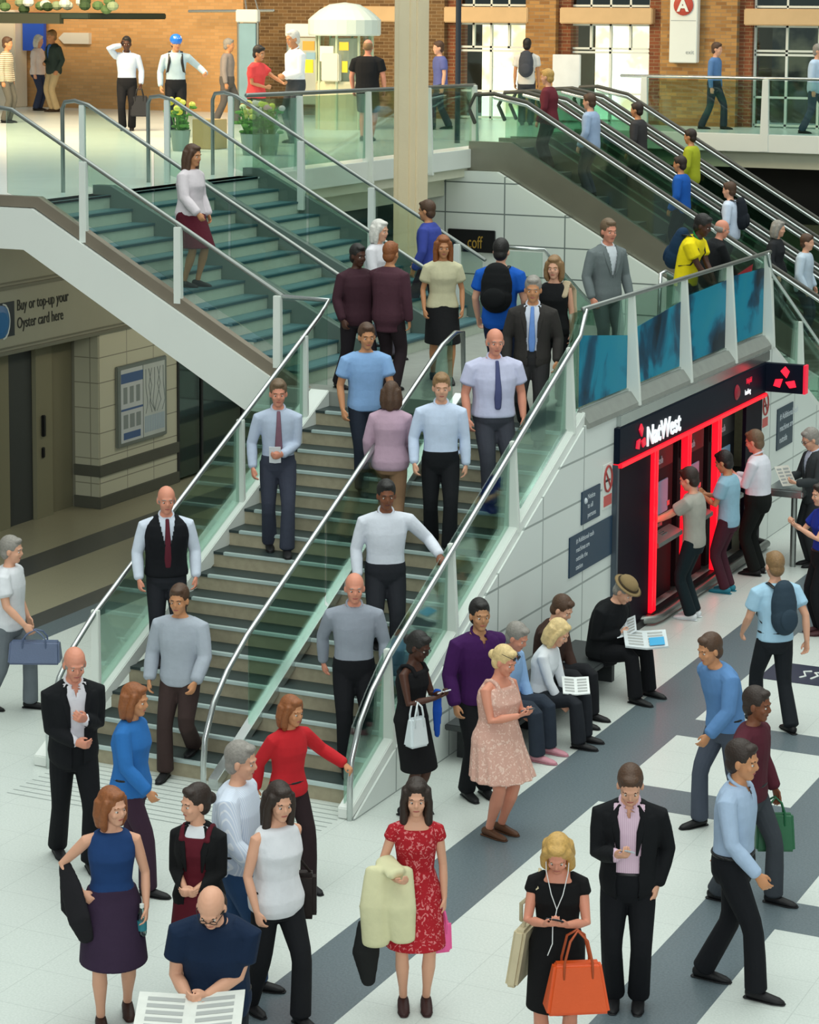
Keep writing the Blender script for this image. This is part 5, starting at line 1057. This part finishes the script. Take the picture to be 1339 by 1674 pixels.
f21 = person('blonde woman in a pink patterned sundress and sandals beside the stair wall', (826, 1060), ('z', 0), 1.68, 48, 'f', 1.28, 0, 'pink', ('bun', 'lblond'), bottom=('dress', cloth('#cfa394', 'lace', '#e3c3b4'), .56, .10, .05, 'strap'), shoes='#5a3c2a', L='phone', R='phone', head=(18, -6)); glasses(f21, True, True)
phone(f21, 1, 'phone held by the blonde woman in the sundress')
SEAT = .455
s4 = person('grey-haired man in a light blue shirt sitting behind the sundress woman', (846, 1022), ('z', 0), 1.76, 60, 'm', 1.1, 0, 'pink', ('short', 'grey'), top=shirt('#8fb2dc', 'long', .93), collar=True, bottom=('trousers', '#2c3440'), L='lap', R='lap', lean=14, head=(20, 0), sit=SEAT, feet=((-.14, .44), (.14, .46)), shoes='#c58a96')
s2 = person('brown-haired man in a dark brown jacket sitting nearest the white wall', (920, 977), ('z', 0), 1.76, 60, 'm', 1.0, 0, 'fair', ('short', 'brown'), top=shirt('#3c2a25'), jacket=(cloth('#3f2c26'), .88, 'closed', 'long'), bottom=('trousers', '#1c1d21'), L='lap', R='lap', lean=14, head=(24, 0), sit=SEAT, feet=((-.14, .44), (.14, .46)))
s3 = person('blond woman in a white blouse sitting and reading some pages', (914, 1016), ('z', 0), 1.70, 66, 'f', 1.0, 0, 'fair', ('bob', 'lblond'), top=shirt('#dfe3e8', 'long', .93, n='blouse'), bottom=('trousers', '#23262c'), L='lap', R='lap', lean=18, head=(22, 0), sit=SEAT, feet=((-.12, .44), (.12, .46)))
paper('loose white pages on the knees of the blond woman in white', s3.wp(V(.02, .38, .97-.93+SEAT+.10)), CR*.13, CD*.12+V(0, 0, .05), 2, '#e2e6e4', name='paper_sheet')
s1 = person('man in a tan hat and black suit sitting reading a magazine by the bank kiosk', (1022, 948), ('z', 0), 1.78, 52, 'm', 1.12, 0, 'fair', ('short', 'grey'), top=shirt('#16181c'), jacket=(cloth('#121417'), .86, 'closed', 'long'), bottom=('trousers', '#101115'), L='lap', R='chest', lean=26, head=(26, 0), sit=SEAT, feet=((-.16, .46), (.16, .50)))
H_, R_ = s1.J['H']*s1.s, s1.J['RH']; hb = MB()
hb.ell(H_+R_@V(0, -.01, .075), (.150, .165, .012), R_, 22, 6).ell(H_+R_@V(0, -.015, .10), (.098, .115, .075), R_, 18, 9); hb.build('hat', cloth('#8a7552'), s1.root, smooth=True, local=True)
MB().tube([H_+R_@V(.101*math.cos(t), -.015+.119*math.sin(t), .092) for t in [k*PI/12 for k in range(25)]], .010, 6).build('hat_band', cloth('#3f3426'), s1.root, smooth=True, local=True)
c = s1.wp(V(.0, .50, SEAT+.16)); paper('magazine with a blue picture on the knees of the man in the hat', c, CR*.22, CD*.15+V(0, 0, .05), 3, '#cfd6d8', '#2f9fd0')
c = s1.wp(s1.hand[1]['grip'])+V(0, 0, .03); paper('white sheet held up near the face of the man in the hat', c, CR*.10+V(0, 0, .04), CD*.10+V(0, 0, .06), 1, '#dde4e8', name='paper_sheet')
# ------------------------------------------------------------------ left floor
l1 = person('elderly balding man in a black suit with open white collar on the left', (122, 1061), ('z', 0), 1.86, 22, 'm', 1.05, 0, 'pink', ('bald', 'grey'), top=shirt('#d6d4da'), collar=True, jacket=(cloth('#111317'), .80, 'open', 'long'), bottom=('trousers', '#0f1115'), L='chest', R='clasp', head=(16, 0), feet=WALK)
person('woman in a blue top and plum trousers behind the elderly man in black', (222, 1122), ('z', 0), 1.70, 70, 'f', 1.08, 0, 'tan', ('bob', 'auburn'), top=shirt('#2c6cb0', 'long', .82), bottom=('trousers', '#3a2636'), L='swingb', R='swingf', feet=WALKR)
l3 = person('person in a white tee and grey trousers at the far left edge', (20, 880), ('z', 0), 1.78, 80, 'm', 1.1, 1, 'fair', ('short', 'grey'), top=shirt('#d9dbe0', 'short', .84, n='t_shirt'), bottom=('trousers', '#6b7278'), L='relax', R='swingf', feet=WALK)
c = l3.wp(l3.hand[1]['grip']); handbag('slate blue holdall carried by the person at the far left edge', c+CR*.05, CR, '#54627f', .26, .22, .12, .10, 'holdall', .95)
# ------------------------------------------------------------------ on the stairs
def smooth_stair(x, y): return max(0, min(ZL, nose(y)-RISE*.5)) if y < (YL+YL2)/2 else ZL
def smooth_upper(x, y): return ZL if x > XU1 else min(ZU, ZL+RISE*.5+(XU1-x)*SL)
ST = ('f', stair_z, smooth_stair); UF = ('f', upper_z, smooth_upper)
person('bald man in a black waistcoat and white shirt coming down by the left rail', (272, 795), ST, 1.80, 12, 'm', 1.12, 1, 'pink', ('bald', 'grey'), top=shirt('#cdd6e4'), collar=True, jacket=(cloth('#0f1116'), .90, 'v', 'vest', 'waistcoat'), bottom=('trousers', '#24262c'), tie='#5a1f2c', L='relax', R='relax', feet=STEPD)
person('man in a grey shirt and brown trousers low on the left lane of the stairs', (292, 935), ST, 1.78, -14, 'm', 1.08, 1, 'tan', ('short', 'brown'), top=shirt('#a3abb6', 'long', .84), bottom=('trousers', '#3a2c2a'), L='swingf', R='relax', feet=STEPR)
t3 = person('man in a pale shirt and muted tie holding a paper near the left rail', (455, 612), ST, 1.80, 6, 'm', 1.0, 1, 'pink', ('short', 'mouse'), top=shirt('#b3bfd3'), collar=True, bottom=('trousers', '#393d4b'), tie='#7c5a68', L='clasp', R='relax', feet=STEPD)
paper('small white paper in the hand of the man near the left rail', t3.wp(t3.hand[0]['grip']), CR*.06, V(0, 0, .09)-CD*.03, 1, '#e6e8ec', name='paper_sheet')
person('man in a sky blue shirt high on the left lane of the stairs', (600, 512), ST, 1.80, 14, 'm', 1.05, 1, 'tan', ('short', 'brown'), top=shirt('#86abd8', 'short', .86), bottom=('trousers', '#1d2431'), L='swingf', R='relax', feet=STEPR)
person('woman in a mauve blouse climbing beside the middle rail', (640, 622), ST, 1.66, 172, 'f', 1.12, 1, 'tan', ('bob', 'brown'), top=shirt('#b79aac', 'long', .82, n='blouse'), bottom=('trousers', '#8b6c52'), L='relax', R='swingf', feet=WALK)
person('dark-skinned man in a white shirt halfway down the right lane', (632, 774), ST, 1.80, 8, 'm', 1.12, 1, 'brown', ('short', 'black'), top=shirt('#d3d8e2'), collar=True, bottom=('trousers', '#23252b'), L='out', R='relax', feet=STEPD)
person('man in a grey shirt and black trousers low on the right lane', (580, 905), ST, 1.82, 6, 'm', 1.08, 1, 'pink', ('thin', 'grey'), top=shirt('#9097a3'), collar=True, bottom=('trousers', '#101116'), L='relax', R='swingb', feet=STEPR)
person('man in a white shirt and black trousers high on the right lane', (722, 609), ST, 1.80, 2, 'm', 1.05, 1, 'fair', ('short', 'sandy'), top=shirt('#c5d3ea'), collar=True, bottom=('trousers', '#121418'), L='down', R='relax', feet=STEPD)
t9 = person('large bald man in a lilac shirt near the top of the right lane', (810, 524), ST, 1.86, 12, 'm', 1.2, 1, 'pink', ('bald', 'grey'), top=shirt('#c2c4de', 'short', .90), collar=True, bottom=('trousers', '#3b3d46'), tie='#4b5078', L='relax', R='relax', feet=STEPR)
# ------------------------------------------------------------------ on the landing
LZ = ('z', ZL)
person('man in a dark suit and blue tie stepping off the landing', (872, 434), ST, 1.80, -6, 'm', 1.05, 1, 'tan', ('short', 'grey'), top=shirt('#cfd5e2'), collar=True, jacket=(cloth('#33302e'), .82, 'open', 'long'), bottom=('trousers', '#2b2a2b'), tie='#6c92d2', L='relax', R='relax', feet=STEPD)
g2 = person('woman in black with a beige cardigan on her shoulder beside the dark suited man', (906, 421), LZ, 1.645, -14, 'f', 1.05, 1, 'fair', ('bob', 'sandy'), top=('top', cloth('#131416'), 'none', .82), bottom=('trousers', '#151619'), L='down', R='clasp', feet=STEPR)
drape('beige cardigan slung over the shoulder of the woman in black', [([g2.wp(V(-.13, .12, 1.30)), g2.wp(V(-.15, .04, 1.46)), g2.wp(V(-.19, -.08, 1.36)), g2.wp(V(-.22, -.06, 1.0))], [.05, .055, .06, .05])], 'draped_cardigan', cloth('#b5a589'), 'cardigan')
g3 = person('man in a bright blue tee with a black rucksack, seen from behind on the landing', (820, 393), LZ, 1.79, 165, 'm', 1.08, 1, 'fair', ('short', 'black'), top=shirt('#1356b4', 'short', .80, n='t_shirt'), bottom=('trousers', '#19233f'), L='relax', R='relax', feet=WALK)
backpack(g3, 'black rucksack on the man in the bright blue tee', '#101214', .16)
person('woman in a cream top and black skirt on the landing', (725, 388), LZ, 1.70, 6, 'f', 1.02, 1, 'tan', ('long', 'auburn'), top=shirt('#c9c4a2', 'short', .90, n='top'), bottom=('skirt', '#141416', .48, .03), L='relax', R='relax', feet=WALK)
person('man in a dark maroon jacket at the top of the left lane', (586, 402), LZ, 1.66, 38, 'm', 1.15, 1, 'dark', ('short', 'black'), top=shirt('#2d1c22'), jacket=(cloth('#3c222b'), .80, 'closed', 'long'), bottom=('trousers', '#201a1f'), L='relax', R='relax', feet=WALK)
person('person in a plum coat just behind the maroon jacket', (640, 398), LZ, 1.69, 150, 'm', 1.1, 1, 'tan', ('short', 'auburn'), top=shirt('#3a2630'), jacket=(cloth('#4a2c36'), .72, 'closed', 'long', 'coat'), bottom=('trousers', '#2a2024'), L='relax', R='down')
person('person in a violet blue jacket at the foot of the upper flight', (697, 330), ('z', ZL), 1.78, -112, 'm', 1.05, 1, 'tan', ('short', 'brown'), top=shirt('#3b4696'), jacket=(cloth('#3d4a9c'), .84, 'closed', 'long'), bottom=('trousers', '#3a2030'), L='relax', R='swingf', feet=WALK)
person('person in a white top low on the upper flight', (622, 338), UF, 1.72, 62, 'f', 1.1, 1, 'fair', ('bob', 'white'), top=shirt('#d8d6dc', 'long', .82), bottom=('trousers', '#5a5560'), L='relax', R='swingf', feet=STEPD)
person('man in a grey suit standing at the landing rail looking down the concourse', (996, 361), LZ, 1.84, 30, 'm', 1.02, 1, 'pink', ('short', 'mouse'), top=shirt('#d2d8de'), collar=True, jacket=(cloth('#6d7677'), .80, 'v', 'long'), bottom=('trousers', '#646d6f'), L='relax', R='relax', head=(4, 6))
g10 = person('man in a yellow football shirt leaning on the landing rail', (1150, 369), ('Y', 27.9, ZL), 1.80, 62, 'm', 1.0, 1, 'dark', ('short', 'black'), top=shirt('#f2da18', 'short', .84, n='football_shirt'), collar=cloth('#1f7a3a'), bottom=('trousers', '#15202c'), L='lean', R='lean', lean=26, head=(10, 0))
backpack(g10, 'navy rucksack on the man in the yellow football shirt', '#17324c', .12)
person('bald person in black leaning low beside the yellow football shirt', (1180, 423), ('Y', 29.1, ZL), 1.62, 100, 'm', 1.1, 1, 'pink', ('bald', 'grey'), top=shirt('#16181b'), jacket=(cloth('#17191c'), .82, 'closed', 'long'), bottom=('trousers', '#1a1b20'), lean=20, L='lean', R='lean')
person('person in a white top and maroon skirt coming down the upper flight', (316, 232), UF, 1.70, 60, 'f', 1.08, 1, 'tan', ('long', 'brown'), top=shirt('#d8cfd4', 'long', .84), bottom=('skirt', '#571a28', .50, .06), L='relax', R='swingf', feet=((-.08, .06), (.08, -.03)))
# ------------------------------------------------------------------ upper floor
def U(y): return ('Y', y, ZU)
person('person in a striped top at the upper left edge', (13, 85), U(39.5), 1.74, 70, 'f', 1., 2, 'tan', ('short', 'brown'), top=shirt('#d9cdb4', 'long', .84, 'hoop', '#8a7358'), bottom=('trousers', '#5c5a52'))
person('man in a dark jacket and khaki trousers on the upper floor at the left', (84, 66), U(44.3), 1.84, -50, 'm', 1.05, 2, 'tan', ('short', 'sandy'), top=shirt('#4f7cc0'), jacket=(cloth('#37443f'), .82, 'v', 'long'), bottom=('trousers', '#c2ad85'), L='pocket', R='clasp', shoes='#3a2d22')
person('white-haired woman in a pale coat beside the man in khaki trousers', (64, 76), U(44.7), 1.72, 70, 'f', 1.1, 2, 'fair', ('bob', 'white'), top=shirt('#e3d5cf', 'long', .84), bottom=('trousers', '#2a3550'))
p3 = person('man in a pale shirt taking a phone call at the head of the stairs', (207, 80), U(38.2), 1.80, 6, 'm', 1.08, 1, 'dark', ('short', 'black'), top=shirt('#b7c4d8'), collar=True, bottom=('trousers', '#14151a'), R='ear', L='relax'); phone(p3, 1, 'phone at the ear of the man in the pale shirt upstairs')
handbag('large black holdall hanging beside the man on the phone upstairs', p3.wp(p3.hand[0]['grip']), CR, '#111216', .17, .40, .10, .15, 'holdall', .9)
p4 = person('cyclist in a blue helmet and pale blue shirt at the gallery rail', (288, 66), U(36.8), 1.86, 6, 'm', 1.04, 1, 'tan', ('short', 'brown'), top=shirt('#a9bfcc'), collar=True, bottom=('trousers', '#15181d'), L=(-.52, .12, 1.10), R='relax', head=(8, -20))
H_, R_ = p4.J['H']*p4.s, p4.J['RH']; hb = MB(); hb.ell(H_+R_@V(0, -.012, .062), (.112, .142, .105), R_, 20, 10); hb.build('helmet', mat('blue_helmet', '#1d6fd6', .3), p4.root, smooth=True, local=True)
hb = MB()
for k in (-1.2, -.4, .4, 1.2): hb.tube([H_+R_@V(k*.045, .118-abs(k)*.02, .10), H_+R_@V(k*.055, .06, .148-abs(k)*.02), H_+R_@V(k*.055, -.06, .150-abs(k)*.02)], .009, 6)
hb.build('helmet_vent', mat('pale_helmet_vent', '#cfe0f2', .4), p4.root, label='white stripes of the helmet', smooth=True, local=True)
backpack(p4, 'dark rucksack straps worn by the cyclist in the blue helmet', '#1d2530', .13)
person('dark-haired woman in a coral red top at the gallery rail', (424, 80), U(35.2), 1.72, 62, 'f', 1.08, 1, 'tan', ('short', 'black'), top=shirt('#e24b4c', 'short', .84), bottom=('trousers', '#23332c'), L='reach', R='clasp', head=(12, 0))
person('white-haired man in a white shirt facing the woman in coral', (478, 54), U(36.2), 1.98, -55, 'm', 1.02, 1, 'tan', ('short', 'white'), top=shirt('#e8edf4'), collar=True, bottom=('trousers', '#3a3f44'), L='clasp', R='clasp', head=(10, 0))
person('balding man in a black shirt and dark shorts seen from behind at the gallery', (602, 80), U(37.6), 1.82, 168, 'm', 1.2, 1, 'pink', ('thin', 'sandy'), top=shirt('#17181b', 'short', .82), bottom=('shorts', '#2c3026', .9), shoes='#4a4238', L='relax', R='relax')
p8 = person('person in white with a dark rucksack facing the white notice panel', (862, 70), U(44.6), 1.78, 172, 'm', 1., 2, 'tan', ('short', 'black'), top=shirt('#d6d2cc', 'short', .84), bottom=('trousers', '#3a3a40')); backpack(p8, 'dark grey rucksack on the person facing the notice panel', '#43464e', .14)
person('grey-clad person between the cyclist and the poster stand', (375, 88), U(41.5), 1.74, 80, 'm', 1.1, 2, 'tan', ('short', 'grey'), top=shirt('#8d8480'), bottom=('trousers', '#5a5654'), feet=WALK)
person('person in a blue violet top right of the square column', (716, 92), U(42.0), 1.74, -70, 'm', 1., 2, 'fair', ('short', 'brown'), top=shirt('#5c639c', 'short', .84), bottom=('trousers', '#343848'), feet=WALK)
person('person in blue behind the back gallery rail by the right window', (1172, 118), U(45.2), 1.74, 60, 'm', 1., 2, 'fair', ('short', 'brown'), top=shirt('#5a7fb0'), bottom=('trousers', '#2a3340'), feet=WALK)
person('person in a pale shirt at the right end of the back gallery', (1338, 120), U(44.6), 1.74, 60, 'm', 1.1, 2, 'fair', ('short', 'grey'), top=shirt('#b9cde4', 'long', .80), bottom=('trousers', '#3a4658'), feet=WALK)
# ------------------------------------------------------------------ riding the nearest escalator
def E(y=36.9): return ('Y', y, lambda x, y: max(0, ZU-.2*(math.floor((x+15.45)*.577/.2)+1)) if x > -15.45 else ZU)
LN = 36.89
for lab, x, sex, fc, hr, tc, bc, k in (
    ('person in a maroon top at the top of the escalator', 893, 'f', -115, ('short', 'blond'), '#6b2a34', '#3a2c2c', 'fair'), ('person in pale blue a few steps below the maroon top on the escalator', 962, 'm', -115, ('short', 'brown'), '#9fb4d2', '#3c3e48', 'fair'),
    ('person in dark grey in the upper half of the escalator', 1040, 'm', -115, ('short', 'dark'), '#3b3a3c', '#24262a', 'tan'), ('person in a bright blue jacket on the escalator', 1112, 'm', -115, ('short', 'dark'), '#1c5ab0', '#1d2026', 'tan'),
    ('person in a white shirt with dark straps on the escalator', 1194, 'm', -115, ('short', 'brown'), '#c9d5e8', '#2b2f38', 'fair'), ('grey-haired person in a dark coat low on the escalator', 1278, 'f', 65, ('bob', 'grey'), '#26282b', '#1d1e22', 'fair'), ('person in a pale top lowest on the escalator at the right edge', 1326, 'm', 65, ('short', 'brown'), '#b9c9d8', '#2c3440', 'fair')):
    p = person(lab, (x, 200), E(LN if 'dark grey' not in lab else LN+1.8), 1.76, fc, sex, 1.05, 2, k, hr, top=shirt(tc, 'long', .82), bottom=('trousers', bc), L='relax', R='relax')
    if 'straps' in lab: backpack(p, 'slim dark rucksack on the white shirt riding the escalator', '#1d222a', .09)
q = person('person in a yellow green jacket on the middle escalator', (1128, 200), E(LN+1.8), 1.72, -115, 'm', 1.05, 2, 'tan', ('short', 'dark'), top=shirt('#a9b02c', 'long', .80), bottom=('trousers', '#22262a'), L='relax', R='relax')

bpy.data.scenes.remove(TMP)
